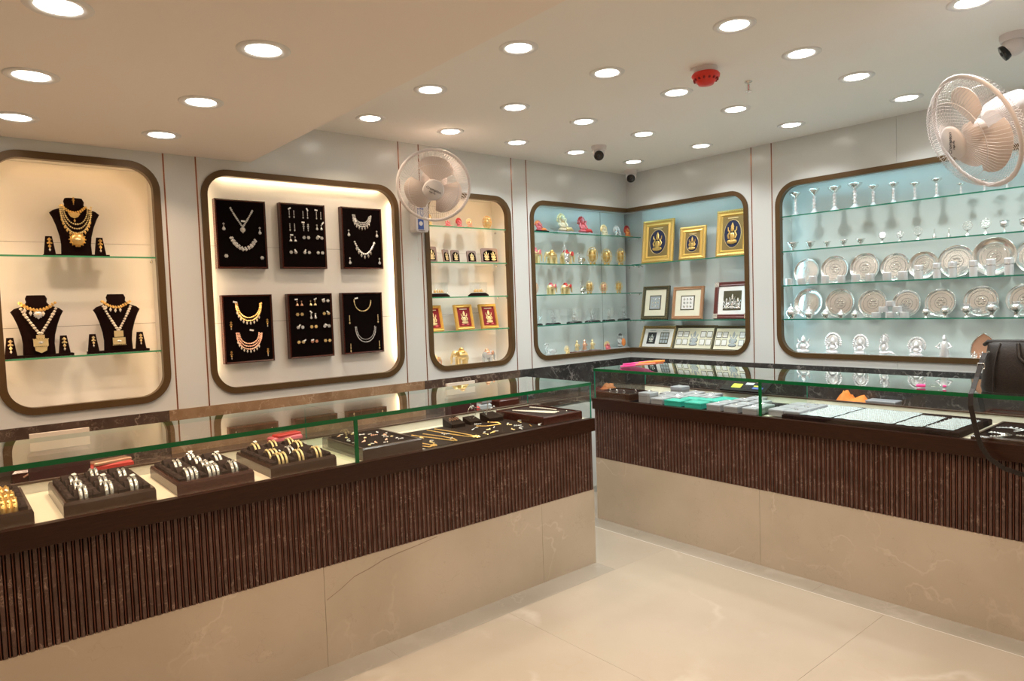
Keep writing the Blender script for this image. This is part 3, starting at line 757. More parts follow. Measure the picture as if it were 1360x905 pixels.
# ------------------------------------------------------------------ necklace busts
BY = .10
def bust(x, z, label, h=.292):
    t = thing('necklace_bust', label, 'display bust', (x, BY, z))
    MB().box(-.134, .134, -.035, .03, 0, .010).build('base_strip', 'velvet', t)
    prof = [(.064, .010), (.062, .06), (.066, .10), (.078, .15), (.092, .19), (.103, .212), (.088, .226), (.062, .236), (.046, .246), (.040, .256), (.043, .272), (.036, .288)]
    k = h / .292; vs = []; fs = []; n = 12
    for wz, zz in prof:
        zz = .010 + (zz - .010) * k; dep = .014 if zz < .2 else .018 + .008 * (zz - .2) / .09
        off = -.004 - .012 * max(0, min(1, (zz - .1) / .1)) + (.012 * max(0, (zz - .235) / .05))
        for i in range(n):
            a = 2 * PI * i / n; ca, sa = math.cos(a), math.sin(a)
            vs.append((wz * math.copysign(abs(ca) ** .7, ca), off + dep * math.copysign(abs(sa) ** .8, sa), zz))
    for a in range(len(prof) - 1):
        for i in range(n): j = (i + 1) % n; fs.append((a * n + i, a * n + j, (a + 1) * n + j, (a + 1) * n + i))
    mb = MB(); mb.add(vs, fs, True); o = (len(prof) - 1) * n; mb.add(vs[o:], [tuple(range(n))]); mb.build('bust', 'velvet', t)
    for sx in (-.110, .098):
        mb = MB(); mb.T = Matrix.Translation((sx, -.012, .010))
        mb.add([(-.023, -.014, 0), (.023, -.014, 0), (.023, .012, 0), (-.023, .012, 0), (-.013, .0, .085), (.013, .0, .085), (.013, .012, .085), (-.013, .012, .085)],
               [(3, 2, 1, 0), (4, 5, 6, 7), (0, 1, 5, 4), (1, 2, 6, 5), (2, 3, 7, 6), (3, 0, 4, 7)]); mb.build('earring_stand', 'velvet', t)
    return t
B1, B2, B3 = (-3.952, 1.7545), (-4.128, 1.2835), (-3.800, 1.2835)
bust(*B1, 'black velvet bust alone on the upper shelf of the leftmost niche', .282)
bust(*B2, 'black velvet bust at the left end of the lower shelf, leftmost niche')
bust(*B3, 'black velvet bust at the right of the lower shelf, leftmost niche')
bd = BY - .036
def ringchoker(label, x, z, w, h, m, drops, r=.0042, pend=None): return necklace(label, 'jewellery on the black busts', (x, bd + .004, z), 0, 'p', w, h, m, r, 2, pend, drops)
ringchoker('gold choker with fan shaped pendant on the upper bust', B1[0] - .004, B1[1] + .240, .104, .036, 'gold', None, .0062, ('gold', .05, .045, 'fan'))
necklace('long multi row gold necklace with round medallion on the upper bust', 'jewellery on the black busts', (B1[0] + .002, bd - .002, B1[1] + .236), 0, 'u', .128, .126, 'gold2', .0055, 3, ('gold', .062, .060, 'round'), 'gold')
earring('small gold head ornament pinned on top of the upper bust', None, (B1[0] - .004, bd + .004, B1[1] + .277), 0, 'gold', 'chand', .014)
ringchoker('wide gold choker with large round stones on the left lower bust', B2[0] + .002, B2[1] + .252, .138, .036, 'gold', 'pearl', .0078, ('stone', .034, .034, 'round'))
necklace('long white bead necklace with tiered gold pendant on the left lower bust', 'jewellery on the black busts', (B2[0] + .004, bd - .002, B2[1] + .225), 0, 'v', .134, .122, 'pearl', .0085, 1, ('gold2', .058, .085, 'tier'))
ringchoker('gold choker with a fringe of pearls on the right lower bust', B3[0] - .004, B3[1] + .252, .124, .030, 'gold', 'pearl', .0068)
necklace('long white bead necklace with square stone pendant on the right lower bust', 'jewellery on the black busts', (B3[0] - .002, bd - .002, B3[1] + .228), 0, 'v', .118, .122, 'pearl', .0078, 1, ('gold2', .055, .072, 'square'))
for (bx_, bz), nm in ((B1, 'upper bust'), (B2, 'left lower bust'), (B3, 'right lower bust')):
    for sx, sd in ((-.110, 'left'), (.098, 'right')):
        earring('gold and pearl earring on the small black stand %s of the %s' % (sd, nm), 'earrings on the small black stands', (bx_ + sx, BY - .024, bz + .078), 0, 'gold' if nm == 'upper bust' else 'gold2', 'chand', .024 if nm != 'right lower bust' else .020, m2='pearl')

# ------------------------------------------------------------------ six dark display boards
BW, BH, BT = .272, .374, .042
def board(cx_, cz_, label):
    t = thing('jewellery_board', label, 'display board', (cx_, .0600, cz_), 0, 'jewellery boards in the glowing niche')
    w_, h_ = BW / 2, BH / 2; mb = MB(); b = .010
    O = [(-w_, -h_), (w_, -h_), (w_, h_), (-w_, h_)]; I = [(-w_ + b, -h_ + b), (w_ - b, -h_ + b), (w_ - b, h_ - b), (-w_ + b, h_ - b)]
    vs = [(u, 0, v) for u, v in O] + [(u, -BT + .004, v) for u, v in O] + [(u * .975, -BT, v * .98) for u, v in O] + [(u, -BT + .006, v) for u, v in I]
    fs = []
    for i in range(4):
        j = (i + 1) % 4; fs += [(i, j, 4 + j, 4 + i), (4 + i, 4 + j, 8 + j, 8 + i), (8 + i, 8 + j, 12 + j, 12 + i)]
    mb.add(vs, fs + [(3, 2, 1, 0)]); mb.build('frame', 'wood', t)
    MB().box(-w_ + b, w_ - b, -BT + .0065, -BT + .02, -h_ + b, h_ - b).build('velvet_pad', 'velvet_b', t)
    return t
bc = [(-3.186, 1.886), (-2.833, 1.888), (-2.457, 1.889), (-3.176, 1.369), (-2.814, 1.370), (-2.478, 1.371)]
bn = ['upper left', 'upper middle', 'upper right', 'lower left', 'lower middle', 'lower right']
FD = .0600 - BT + .005
for c, nme in zip(bc, bn): board(*c, nme + ' dark framed velvet jewellery board in the glowing niche')
def onb(i, fx, fz): return (bc[i][0] - BW / 2 + BW * fx, FD, bc[i][1] + BH / 2 - BH * fz)
G = 'jewellery pinned on the dark boards'
necklace('silver stone V necklace with round pendant on the upper left board', G, onb(0, .52, .13), 0, 'v', .120, .100, 'stone', .0062, 1, ('stone', .026, .028, 'round'), None, (.002, -.068, .1))
necklace('silver flower cluster necklace at the bottom of the upper left board', G, onb(0, .53, .56), 0, 'p', .140, .062, 'stone', .0105, 2)
necklace('silver crescent collar at the top of the upper right board', G, onb(2, .50, .13), 0, 'u', .122, .066, 'stone', .0062, 3, None, 'silver', (-.048, -.03, 1.1))
necklace('silver necklace of round stones low on the upper right board', G, onb(2, .54, .56), 0, 'p', .136, .074, 'stone', .0080, 1, None, 'silver')
necklace('gold collar with pearl fringe at the top of the lower left board', G, onb(3, .52, .12), 0, 'u', .140, .098, 'gold', .0062, 2, None, 'pearl', (-.075, .006, .2))
necklace('gold and pearl multi strand necklace low on the lower left board', G, onb(3, .50, .56), 0, 'u', .138, .090, 'rose', .0058, 3, None, 'pearl', (.012, .014, .2))
necklace('thin pale gold chain necklace at the top of the lower right board', G, onb(5, .50, .12), 0, 'u', .114, .070, 'gold2', .0046, 1, None, None, (-.045, .01, -.2))
necklace('silver double strand V necklace low on the lower right board', G, onb(5, .55, .56), 0, 'u', .140, .096, 'stone', .0040, 2, None, None)
side_e = [(0, 'stone', 'drop', [(.15, .36, 'upper left'), (.86, .40, 'upper right'), (.17, .82, 'lower left'), (.88, .84, 'lower right')]),
          (2, 'stone', 'drop', [(.16, .38, 'upper left'), (.86, .38, 'upper right'), (.16, .83, 'lower left'), (.90, .83, 'lower right')]),
          (3, 'gold2', 'chand', [(.15, .40, 'upper left'), (.88, .38, 'upper right'), (.13, .83, 'lower left'), (.86, .82, 'lower right')]),
          (5, 'gold2', 'long', [(.16, .38, 'upper left'), (.87, .38, 'upper right'), (.16, .84, 'lower left'), (.88, .82, 'lower right')])]
for i, m, st, L in side_e:
    for fx, fz, nm in L:
        earring('%s earring at the %s of the %s board' % ({'stone': 'silver stone', 'gold2': 'pale gold'}[m], nm, bn[i]), G, onb(i, fx, fz), 0, m if st != 'chand' else 'gold', st if not (i == 0 and fz > .6) else 'stud', .020 if st != 'chand' else .017, m2='pearl' if st == 'chand' else None)
stl = {1: [['long', 'long', 'long'], ['long', 'chand', 'drop'], ['jhumka', 'stud', 'stud'], ['stud', 'stud', 'stud']], 4: [['jhumka', 'jhumka', 'stud'], ['stud', 'drop', 'stud'], ['stud', 'stud', 'stud'], ['stud', 'stud', 'stud']]}
rown4 = ['top row', 'second row', 'third row', 'bottom row']; coln = ['left pair', 'middle pair', 'right pair']
for i in (1, 4):
    for r in range(4):
        for c in range(3):
            for k in (0, 1):
                fx = .20 + c * .30 + k * .10; fz = .12 + r * .20 + (.03 if r == 3 else 0)
                m = 'stone' if i == 1 else ('rose' if (r, c) in ((0, 0), (3, 1)) else 'gold2' if (r + c) % 2 else 'stone')
                tg = (random.uniform(-.006, .008), .012 if stl[i][r][c] != 'stud' else .009, random.uniform(-1.2, 1.2)) if (k == (r + c) % 2 and (r * 3 + c) % 4 != 3) else None
                earring('%s %s earring, %s of the %s, %s board' % ({'stone': 'silver', 'rose': 'rose gold', 'gold2': 'pale gold'}[m], ['left', 'right'][k], coln[c], rown4[r], bn[i]),
                        'earrings in pairs on the middle boards', onb(i, fx, fz), 0, m, stl[i][r][c], .0190 if stl[i][r][c] == 'stud' else .0165, tg)

# ------------------------------------------------------------------ figurines
def base_slab(t, w_, d_, h_, m, oval=False):
    if oval: mb = MB(); mb.lathe([(w_ * .5, 0), (w_ * .5, h_ * .4), (w_ * .42, h_)], 20); mb.v = [(x, y * d_ / w_, z) for x, y, z in mb.v]; mb.build('base', m, t)
    else: MB().bevbox(-w_ / 2, w_ / 2, -d_ / 2, d_ / 2, 0, h_, h_ * .3).build('base', m, t)
def idol_mesh(h, w_, b=0.0, sq=.5):
    """seated figure: crossed legs, belly, arms, head and crown"""
    mb = MB(); H = h
    mb.ball(0, 0, b + H * .10, w_ * .36, w_ * .26, H * .09, 10, 6)
    for s in (-1, 1):
        mb.ball(s * w_ * .24, -w_ * .10, b + H * .12, w_ * .18, w_ * .16, H * .085)
        mb.tube([(s * w_ * .20, 0, b + H * .56), (s * w_ * .36, -w_ * .06, b + H * .40), (s * w_ * .27, -w_ * .2, b + H * .26)], [w_ * .08, w_ * .075, w_ * .06], 6)
        mb.tube([(s * w_ * .18, 0, b + H * .58), (s * w_ * .34, .0, b + H * .62), (s * w_ * .36, -.002, b + H * .78)], [w_ * .07, w_ * .06, w_ * .045], 6)
    mb.ball(0, 0, b + H * .34, w_ * .24, w_ * .2, H * .20, 10, 6)
    mb.ball(0, -w_ * .02, b + H * .68, w_ * .15, w_ * .14, H * .115, 10, 6)
    mb.lathe([(w_ * .15, 0), (w_ * .13, H * .06), (w_ * .07, H * .14), (w_ * .02, H * .21)], 10, cz=b + H * .765)
    return mb
def idol(side, u, d, z, h, w_, label, group, m, m2, style='seat', bh=.012, bm=None, yaw=0.0, name='figurine', cat='figurine'):
    t = thing(name, label, cat, W(side, u, d, z), ROT[side] + yaw, group)
    bm = bm or m
    if style == 'seat':
        base_slab(t, w_ * .95, w_ * .6, bh, bm); idol_mesh(h - bh, w_ * .8, bh).build('seated_body', m, t)
    elif style == 'halo':
        base_slab(t, w_ * .9, w_ * .55, bh, bm); idol_mesh((h - bh) * .82, w_ * .7, bh).build('seated_body', m, t)
        mb = MB(); n = 16
        for i in range(n + 1):
            a = PI * (-.1 + 1.2 * i / n); mb.gem(w_ * .34 * math.cos(a), .006, bh + (h - bh) * .55 + (h - bh) * .40 * math.sin(a), w_ * .08, w_ * .04, w_ * .10)
        mb.ball(0, .008, bh + (h - bh) * .53, w_ * .27, w_ * .05, (h - bh) * .42, 12, 6); mb.build('aureole', m2, t)
    elif style == 'recline':
        mb = MB(); mb.prism([(-w_ * .5, bh * .6), (-w_ * .38, 0), (w_ * .38, 0), (w_ * .5, bh * .8), (w_ * .42, bh), (-w_ * .42, bh)], -w_ * .14, w_ * .14); mb.build('boat_base', bm, t)
        mb = idol_mesh(h - bh, w_ * .55, bh); mb.v = [(x - w_ * .10, y, zz) for x, y, zz in mb.v]; mb.build('seated_body', m, t)
        mb = MB(); mb.tube([(w_ * .0, -w_ * .08, bh + h * .1), (w_ * .22, -w_ * .1, bh + h * .14), (w_ * .40, -w_ * .05, bh + h * .05)], [w_ * .08, w_ * .07, w_ * .03], 8); mb.build('stretched_leg', m2, t)
        mb = MB()
        for i in range(9): a = PI * (.1 + .9 * i / 8); mb.gem(-w_ * .1 + w_ * .20 * math.cos(a), .012, bh + h * .55 + h * .33 * math.sin(a), w_ * .05, w_ * .03, w_ * .06)
        mb.ball(-w_ * .1, .012, bh + h * .55, w_ * .17, w_ * .05, h * .30, 10, 6); mb.build('headdress', m2, t)
    elif style == 'stand':
        base_slab(t, w_ * .7, w_ * .6, bh, bm)
        mb = MB(); mb.lathe([(w_ * .26, 0), (w_ * .3, h * .1), (w_ * .2, h * .35), (w_ * .26, h * .55), (w_ * .12, h * .66)], 10, cz=bh); mb.ball(0, 0, bh + h * .74, w_ * .16, w_ * .15, h * .1)
        mb.lathe([(w_ * .14, 0), (w_ * .04, h * .12)], 8, cz=bh + h * .80)
        for s in (-1, 1): mb.tube([(s * w_ * .2, 0, bh + h * .58), (s * w_ * .42, -w_ * .1, bh + h * .42), (s * w_ * .2, -w_ * .2, bh + h * .36)], w_ * .07, 6)
        mb.build('standing_body', m, t)
    return t
def barrel(side, u, d, z, h, w_, label, group, m, m2, yaw=0.0):
    """oval filigree figure: lattice oval, inner body, short feet"""
    t = thing('filigree_figurine', label, 'figurine', W(side, u, d, z), ROT[side] + yaw, group)
    mb = MB(); mb.ball(0, 0, h * .52, w_ * .30, w_ * .26, h * .36, 10, 7); mb.ball(0, -w_ * .2, h * .72, w_ * .14, w_ * .14, h * .12); mb.build('body', m, t)
    mb = MB()
    for k in range(4):
        a = k * PI / 4; mb.tube([(w_ * .44 * math.cos(b_) * math.cos(a), w_ * .36 * math.cos(b_) * math.sin(a), h * .53 + h * .45 * math.sin(b_)) for b_ in [2 * PI * i / 16 for i in range(16)]], w_ * .022, 4, True)
    for q in (-.5, 0, .5):
        r = w_ * .43 * math.cos(q); mb.tube([(r * math.cos(b_), r * .8 * math.sin(b_), h * .53 + h * .45 * math.sin(q)) for b_ in [2 * PI * i / 14 for i in range(14)]], w_ * .02, 4, True)
    mb.build('filigree_cage', m2, t)
    for s in (-1, 1): MB().lathe([(w_ * .09, 0), (w_ * .06, h * .16)], 8, cx=s * w_ * .2).build('foot', m, t)
    return t
def elephant(side, u, d, z, h, w_, label, group, m, m2, yaw=0.0, flip=1):
    t = thing('elephant_figurine', label, 'figurine', W(side, u, d, z), ROT[side] + yaw, group); f = flip
    mb = MB(); mb.ball(f * -w_ * .06, 0, h * .56, w_ * .32, w_ * .20, h * .26, 12, 7)
    mb.ball(f * w_ * .28, 0, h * .66, w_ * .15, w_ * .13, h * .18, 10, 6)
    for dx in (-.24, .12):
        for dy in (-.10, .10): mb.lathe([(w_ * .085, 0), (w_ * .07, h * .2), (w_ * .09, h * .42)], 8, cx=f * w_ * dx, cy=w_ * dy)
    mb.tube([(f * -w_ * .36, 0, h * .6), (f * -w_ * .42, 0, h * .45), (f * -w_ * .42, 0, h * .3)], w_ * .02, 5)
    mb.build('body', m, t)
    MB().tube([(f * w_ * .38, 0, h * .66), (f * w_ * .46, 0, h * .45), (f * w_ * .44, 0, h * .25), (f * w_ * .50, 0, h * .16)], [w_ * .07, w_ * .055, w_ * .04, w_ * .03], 8).build('trunk', m, t)
    for s in (-1, 1): MB().ball(f * w_ * .22, s * w_ * .16, h * .68, w_ * .10, w_ * .02, h * .15).build('ear', m2, t)
    mb = MB(); mb.ball(f * -w_ * .06, 0, h * .70, w_ * .20, w_ * .19, h * .16, 10, 6)
    for k in range(6): mb.gem(f * w_ * (-.2 + .055 * k), -w_ * .2, h * .6, w_ * .03)
    mb.build('saddle_cloth', m2, t)
    mb = MB(); mb.lathe([(w_ * .1, 0), (w_ * .12, h * .05), (w_ * .03, h * .12)], 8, cx=f * -w_ * .06, cz=h * .84); mb.build('howdah', m2, t)
    return t
def swan(side, u, d, z, h, w_, label, group, m, m2):
    t = thing('swan_figurine', label, 'figurine', W(side, u, d, z), ROT[side], group)
    MB().ball(0, 0, h * .25, w_ * .38, w_ * .22, h * .2, 12, 6).build('body', m2, t)
    MB().tube([(-w_ * .2, 0, h * .3), (-w_ * .36, 0, h * .55), (-w_ * .22, 0, h * .78), (-w_ * .16, 0, h * .95), (-w_ * .32, 0, h * .97), (-w_ * .42, 0, h * .86)], [w_ * .09, w_ * .07, w_ * .05, w_ * .05, w_ * .06, w_ * .02], 8).build('neck', m, t)
    for s in (-1, 1): MB().ball(w_ * .1, s * w_ * .16, h * .38, w_ * .30, w_ * .05, h * .2).build('wing', m2, t)
    MB().lathe([(w_ * .22, 0), (w_ * .16, h * .08)], 12).build('base', m, t)
    return t
Z4 = [z + .0045 for z in ZS]; NB = NZ0 + .0125
g3 = 'figurines in the narrow warm niche'
idol('A', -1.909, .10, Z4[0], .085, .05, 'small gold figurine half hidden behind the left fan guard', g3, 'gold2', 'gold', 'halo')
idol('A', -1.771, .09, Z4[0], .050, .062, 'small pink seated figurine, left one on the top shelf of the narrow niche', g3, 'pink', 'gold')
idol('A', -1.673, .09, Z4[0], .070, .066, 'red and pink seated figurine, centre of the top shelf of the narrow niche', g3, 'pink', 'ruby', 'halo')
idol('A', -1.583, .09, Z4[0], .070, .066, 'orange and gold seated figurine right of the red one, narrow niche', g3, 'rose', 'gold2', 'halo')
barrel('A', -1.427, .09, Z4[0], .100, .078, 'gold filigree figurine at the right end of the narrow niche top shelf', g3, 'gold2', 'gold')
def plaque(u, w_, h, label, nf, lean=.12, yaw=0.0):
    t = thing('picture_plaque', label, 'plaque', W('A', u, .10, Z4[1] + .001), yaw, 'dark plaques with gold figures in the narrow niche')
    t.rotation_euler = (-lean, 0, yaw)
    mb = MB(); r = .010; w2 = w_ / 2
    pts = arc(w2 - r, h - r, r, PI / 2, 0, 4) + arc(w2 - r, r, r, 0, -PI / 2, 4) + arc(-w2 + r, r, r, -PI / 2, -PI, 4) + arc(-w2 + r, h - r, r, PI, PI / 2, 4)
    mb.prism(pts[::-1], -.006, .004); mb.build('plate', mat('mauve_plate', (.30, .22, .20), .4) if 'mauve_plate' not in bpy.data.materials else bpy.data.materials['mauve_plate'], t)
    mb = MB(); a = w2 * .82; mb.prism(([(-a, h * .12), (-a, h * .5)] + arc(0, h * .5, a, PI, 0, 12)[1:-1] + [(a, h * .5), (a, h * .12)]) if nf == 1 else ([(-a, h * .12), (-a, h * .55)] + [(a * math.cos(q), h * .55 + h * .33 * math.sin(q)) for q in [PI - PI * i / 12 for i in range(1, 12)]] + [(a, h * .55), (a, h * .12)]), -.0075, -.0065)
    mb.v = [(x, y, min(zz, h * .92)) for x, y, zz in mb.v]; mb.build('arch_panel', 'velvet_b', t)
    for k in range(nf):
        o = idol_mesh(h * .66, w_ * (.55 if nf == 1 else .34)); o.v = [(x + (0 if nf == 1 else (k - .5) * w_ * .42), y * .25 - .009, zz + h * .16) for x, y, zz in o.v]; o.build('gold_figure', 'gold2', t)
plaque(-1.935, .155, .108, 'dark arched plaque with two gold figures cut by the niche frame, left end', 2, .12, .1)
plaque(-1.785, .068, .090, 'narrow dark plaque with one gold figure turned sideways, second from the left', 1, .14, .35)
plaque(-1.708, .074, .088, 'dark plaque with one gold figure, third from the left', 1, .12, .1)
plaque(-1.568, .078, .086, 'dark plaque with one gold figure standing alone near the middle right', 1)
plaque(-1.405, .150, .108, 'wide dark plaque with two gold figures at the right end of its shelf', 2)
def domecase(u, label):
    t = thing('display_case', label, 'display case', W('A', u, .10, Z4[2]), 0, 'clear display cases in the narrow niche')
    mb = MB(); mb.lathe([(.085, 0), (.085, .008), (.070, .018), (.060, .024)], 24); mb.v = [(x, y * .62, z) for x, y, z in mb.v]; mb.build('base', 'velvet', t)
    MB().box(-.052, .052, -.035, .035, .0245, .098).build('clear_cover', 'acrylic', t)
    mb = MB(); mb.box(-.035, .035, -.014, .014, .030, .034)
    for k in range(4):
        mb.lathe([(.007, 0), (.006, .010), (.003, .016)], 6, cx=-.028 + k * .018, cz=.034)
    mb.tube([(-.036, 0, .03), (-.042, 0, .046)], .002, 5); mb.tube([(.036, 0, .03), (.044, 0, .044)], .002, 5)
    mb.build('gold_model', 'gold', t)
    MB().box(-.018, .018, .012, .014, .055, .085).build('white_card', 'paper', t)
domecase(-1.860, 'clear case with gold model on a dark oval base, left one')
domecase(-1.520, 'clear case with gold model on a dark oval base, right one')

def relief_fig(t, h, w_, m, y=-.006, z0=0.0, name='gold_figure'):
    o = idol_mesh(h, w_); o.v = [(x, yy * .22 + y, zz + z0) for x, yy, zz in o.v]; o.build(name, m, t)
def pframe(side, u, z, w_, h, label, group, fm, bw, lean, art, d=.085, yaw=0.0, orn=None):
    t = thing('framed_picture', label, 'picture', W(side, u, d, z + .001), ROT[side] + yaw, group)
    t.rotation_euler = (-lean, 0, ROT[side] + yaw)
    for k in range(4):   # mitred moulding bars
        w2, hh = w_ / 2, h / 2
        C4 = [(-w2, -hh), (w2, -hh), (w2, hh), (-w2, hh)]; I4 = [(-w2 + bw, -hh + bw), (w2 - bw, -hh + bw), (w2 - bw, hh - bw), (-w2 + bw, hh - bw)]
        a, b = C4[k], C4[(k + 1) % 4]; c, e = I4[(k + 1) % 4], I4[k]
        mid = lambda p, q, s: (p[0] + (q[0] - p[0]) * s, p[1] + (q[1] - p[1]) * s)
        rows = [(a, b, .010, 0), (a, b, -.008, 0), (a, b, -.014, .25), (a, b, -.010, .55), (a, b, -.013, .8), (a, b, -.004, 1)]
        vs = []
        for (_, _, y, s) in rows:
            p, q = mid(a, e, s), mid(b, c, s); vs += [(p[0], y, p[1] + hh), (q[0], y, q[1] + hh)]
        fs = [(2 * i, 2 * i + 1, 2 * i + 3, 2 * i + 2) for i in range(len(rows) - 1)]
        MB().add(vs, fs).build('moulding', fm, t)
    MB().box(-w_ / 2 + .001, w_ / 2 - .001, .0, .010, .001, h - .001).build('backing_board', 'gap', t)
    if orn:
        mb = MB(); n = int(2 * (w_ + h) / .014); w2 = w_ / 2 - bw * .25; h2 = h / 2 - bw * .25
        nu, nv = int(2 * w2 / .014), int(2 * h2 / .014)
        for i in range(nu + 1):
            for s in (-1, 1): mb.gem(-w2 + 2 * w2 * i / nu, -.015, h / 2 + s * h2, .0045, .003, .0045)
        for i in range(nv + 1):
            for s in (-1, 1): mb.gem(s * w2, -.015, h / 2 - h2 + 2 * h2 * i / nv, .0045, .003, .0045)
        mb.build('carved_beading', orn, t)
    iw, ih = w_ - 2 * bw, h - 2 * bw
    def pl(name, m, x0, x1, z0, z1, y): return MB().box(x0, x1, y - .001, y + .0005, z0, z1).build(name, m, t)
    if art == 'deity_maroon':
        pl('velvet_ground', 'maroon', -iw / 2, iw / 2, bw, bw + ih, -.003); relief_fig(t, ih * .72, iw * .62, 'gold2', -.006, bw + ih * .12)
        pl('title_bar', 'cream', -iw * .3, iw * .3, bw + ih * .90, bw + ih * .94, -.0045)
        mb = MB(); mb.ball(-iw * .2, -.006, bw + ih * .1, iw * .12, .003, ih * .035); mb.ball(iw * .2, -.006, bw + ih * .1, iw * .12, .003, ih * .035); mb.build('lotus_feet', 'pink', t)
    elif art == 'deity_navy':
        pl('ornate_ground', 'antique', -iw / 2, iw / 2, bw, bw + ih, -.003)
        n = 20; mb = MB(); mb.prism([(iw * .40 * math.cos(-2 * PI * i / n), bw + ih * .48 + ih * .40 * math.sin(-2 * PI * i / n)) for i in range(n)], -.0048, -.004); mb.build('oval_ground', 'navy', t)
        mb = MB(); mb.tube([(iw * .42 * math.cos(2 * PI * i / n), -.005, bw + ih * .48 + ih * .42 * math.sin(2 * PI * i / n)) for i in range(n)], .0022, 4, True); mb.build('oval_rim', 'gold2', t)
        relief_fig(t, ih * .66, iw * .58, 'gold', -.009, bw + ih * .16)
        pl('title_bar', 'gold2', -iw * .25, iw * .25, bw + ih * .93, bw + ih * .96, -.0045)
    elif art in ('cert', 'cert2'):
        pl('mat_board', 'ivory', -iw / 2, iw / 2, bw, bw + ih, -.003)
        q = .22; pl('inner_border', 'darkframe', -iw * (.5 - q), iw * (.5 - q), bw + ih * q, bw + ih * (1 - q), -.0042)
        pl('silver_plate', 'bluegrey' if art == 'cert' else 'paper', -iw * (.46 - q), iw * (.46 - q), bw + ih * (q + .04), bw + ih * (.96 - q), -.0052)
        mb = MB()
        for i in range(3):
            for j in range(3): mb.ball((i - 1) * iw * .13, -.006, bw + ih * (.36 + .14 * j), iw * .05, .0015, ih * .05, 8, 4)
        mb.build('embossed_figures', 'silver', t)
    elif art == 'trio':
        pl('mat_board', 'paper', -iw / 2, iw / 2, bw, bw + ih, -.003); pl('dark_ground', 'darkframe', -iw * .32, iw * .32, bw + ih * .14, bw + ih * .84, -.0042)
        for k, (dx, s) in enumerate([(-.2, .42), (0, .56), (.2, .42)]):
            o = idol_mesh(ih * s, iw * .26); o.v = [(x + dx * iw, yy * .2 - .007, zz + bw + ih * .18) for x, yy, zz in o.v]; o.build('silver_figure', 'silver', t)
        for sx in (-1, 1):
            for sz in (0, 1):
                mb = MB(); x, zz = sx * (w_ / 2 - .02), .02 + sz * (h - .04); mb.box(x - .018, x + .018, -.0165, -.0145, zz - .018, zz + .018); mb.build('corner_patch', 'silver', t)
    elif art == 'pair':
        pl('mat_board', 'paper', -iw / 2, iw / 2, bw, bw + ih, -.003)
        for s, mm in ((-1, 'ink'), (1, 'darkframe')): pl('picture_panel', mm, s * iw * .22 - iw * .15, s * iw * .22 + iw * .15, bw + ih * .16, bw + ih * .80, -.0042)
        o = idol_mesh(ih * .46, iw * .2); o.v = [(x - iw * .22, yy * .2 - .006, zz + bw + ih * .24) for x, yy, zz in o.v]; o.build('silver_figure', 'silver', t)
        mb = MB()
        for i in range(3):
            for j in range(3): mb.box(iw * (.22 + (i - 1) * .09) - iw * .036, iw * (.22 + (i - 1) * .09) + iw * .036, -.0060, -.0050, bw + ih * (.22 + .19 * j), bw + ih * (.22 + .19 * j + .15))
        mb.build('silver_squares', 'bluegrey', t)
        for s in (-1, 1): pl('title_bar', 'bluegrey', s * iw * .22 - iw * .1, s * iw * .22 + iw * .1, bw + ih * .88, bw + ih * .91, -.0045)
    elif art == 'eight':
        pl('mat_board', 'ivory', -iw / 2, iw / 2, bw, bw + ih, -.003)
        for i, fx in enumerate((-.40, -.23, .23, .40)):
            for j in (0, 1):
                x = iw * fx; z0 = bw + ih * (.16 + .38 * j)
                pl('outlined_square', 'darkframe', x - iw * .072, x + iw * .072, z0, z0 + ih * .30, -.0042); pl('silver_square', 'paper', x - iw * .060, x + iw * .060, z0 + ih * .025, z0 + ih * .275, -.0052)
        o = idol_mesh(ih * .80, iw * .27); o.v = [(x, yy * .15 - .003, zz + bw + ih * .10) for x, yy, zz in o.v]; o.build('figure_outline', 'darkframe', t)
        o = idol_mesh(ih * .75, iw * .245); o.v = [(x, yy * .15 - .0052, zz + bw + ih * .12) for x, yy, zz in o.v]; o.build('silver_figure', 'bluegrey', t)
    return t
g5 = 'gold framed pictures in the narrow warm niche'
pframe('A', -1.915, Z4[3], .150, .178, 'gold framed red picture with pale figure, cut by the left edge of the narrow niche', g5, 'gold_frame', .022, .20, 'deity_maroon', yaw=.0)
pframe('A', -1.655, Z4[3], .152, .178, 'gold framed red picture with seated figure, middle of the three', g5, 'gold_frame', .022, .20, 'deity_maroon')
pframe('A', -1.436, Z4[3], .152, .176, 'gold framed red picture, rightmost of the three in the narrow niche', g5, 'gold_frame', .020, .20, 'deity_maroon')
elephant('A', -1.900, .10, NB, .095, .085, 'pale rose elephant figurine partly behind the frame, narrow niche floor', g3, 'rose', 'gold2')
elephant('A', -1.700, .10, NB, .135, .165, 'large gold elephant figurine on the floor of the narrow niche', g3, 'gold2', 'gold', 0, -1)
elephant('A', -1.455, .10, NB, .112, .130, 'clear and gold elephant figurine at the right of the narrow niche floor', g3, 'crystal', 'rose')

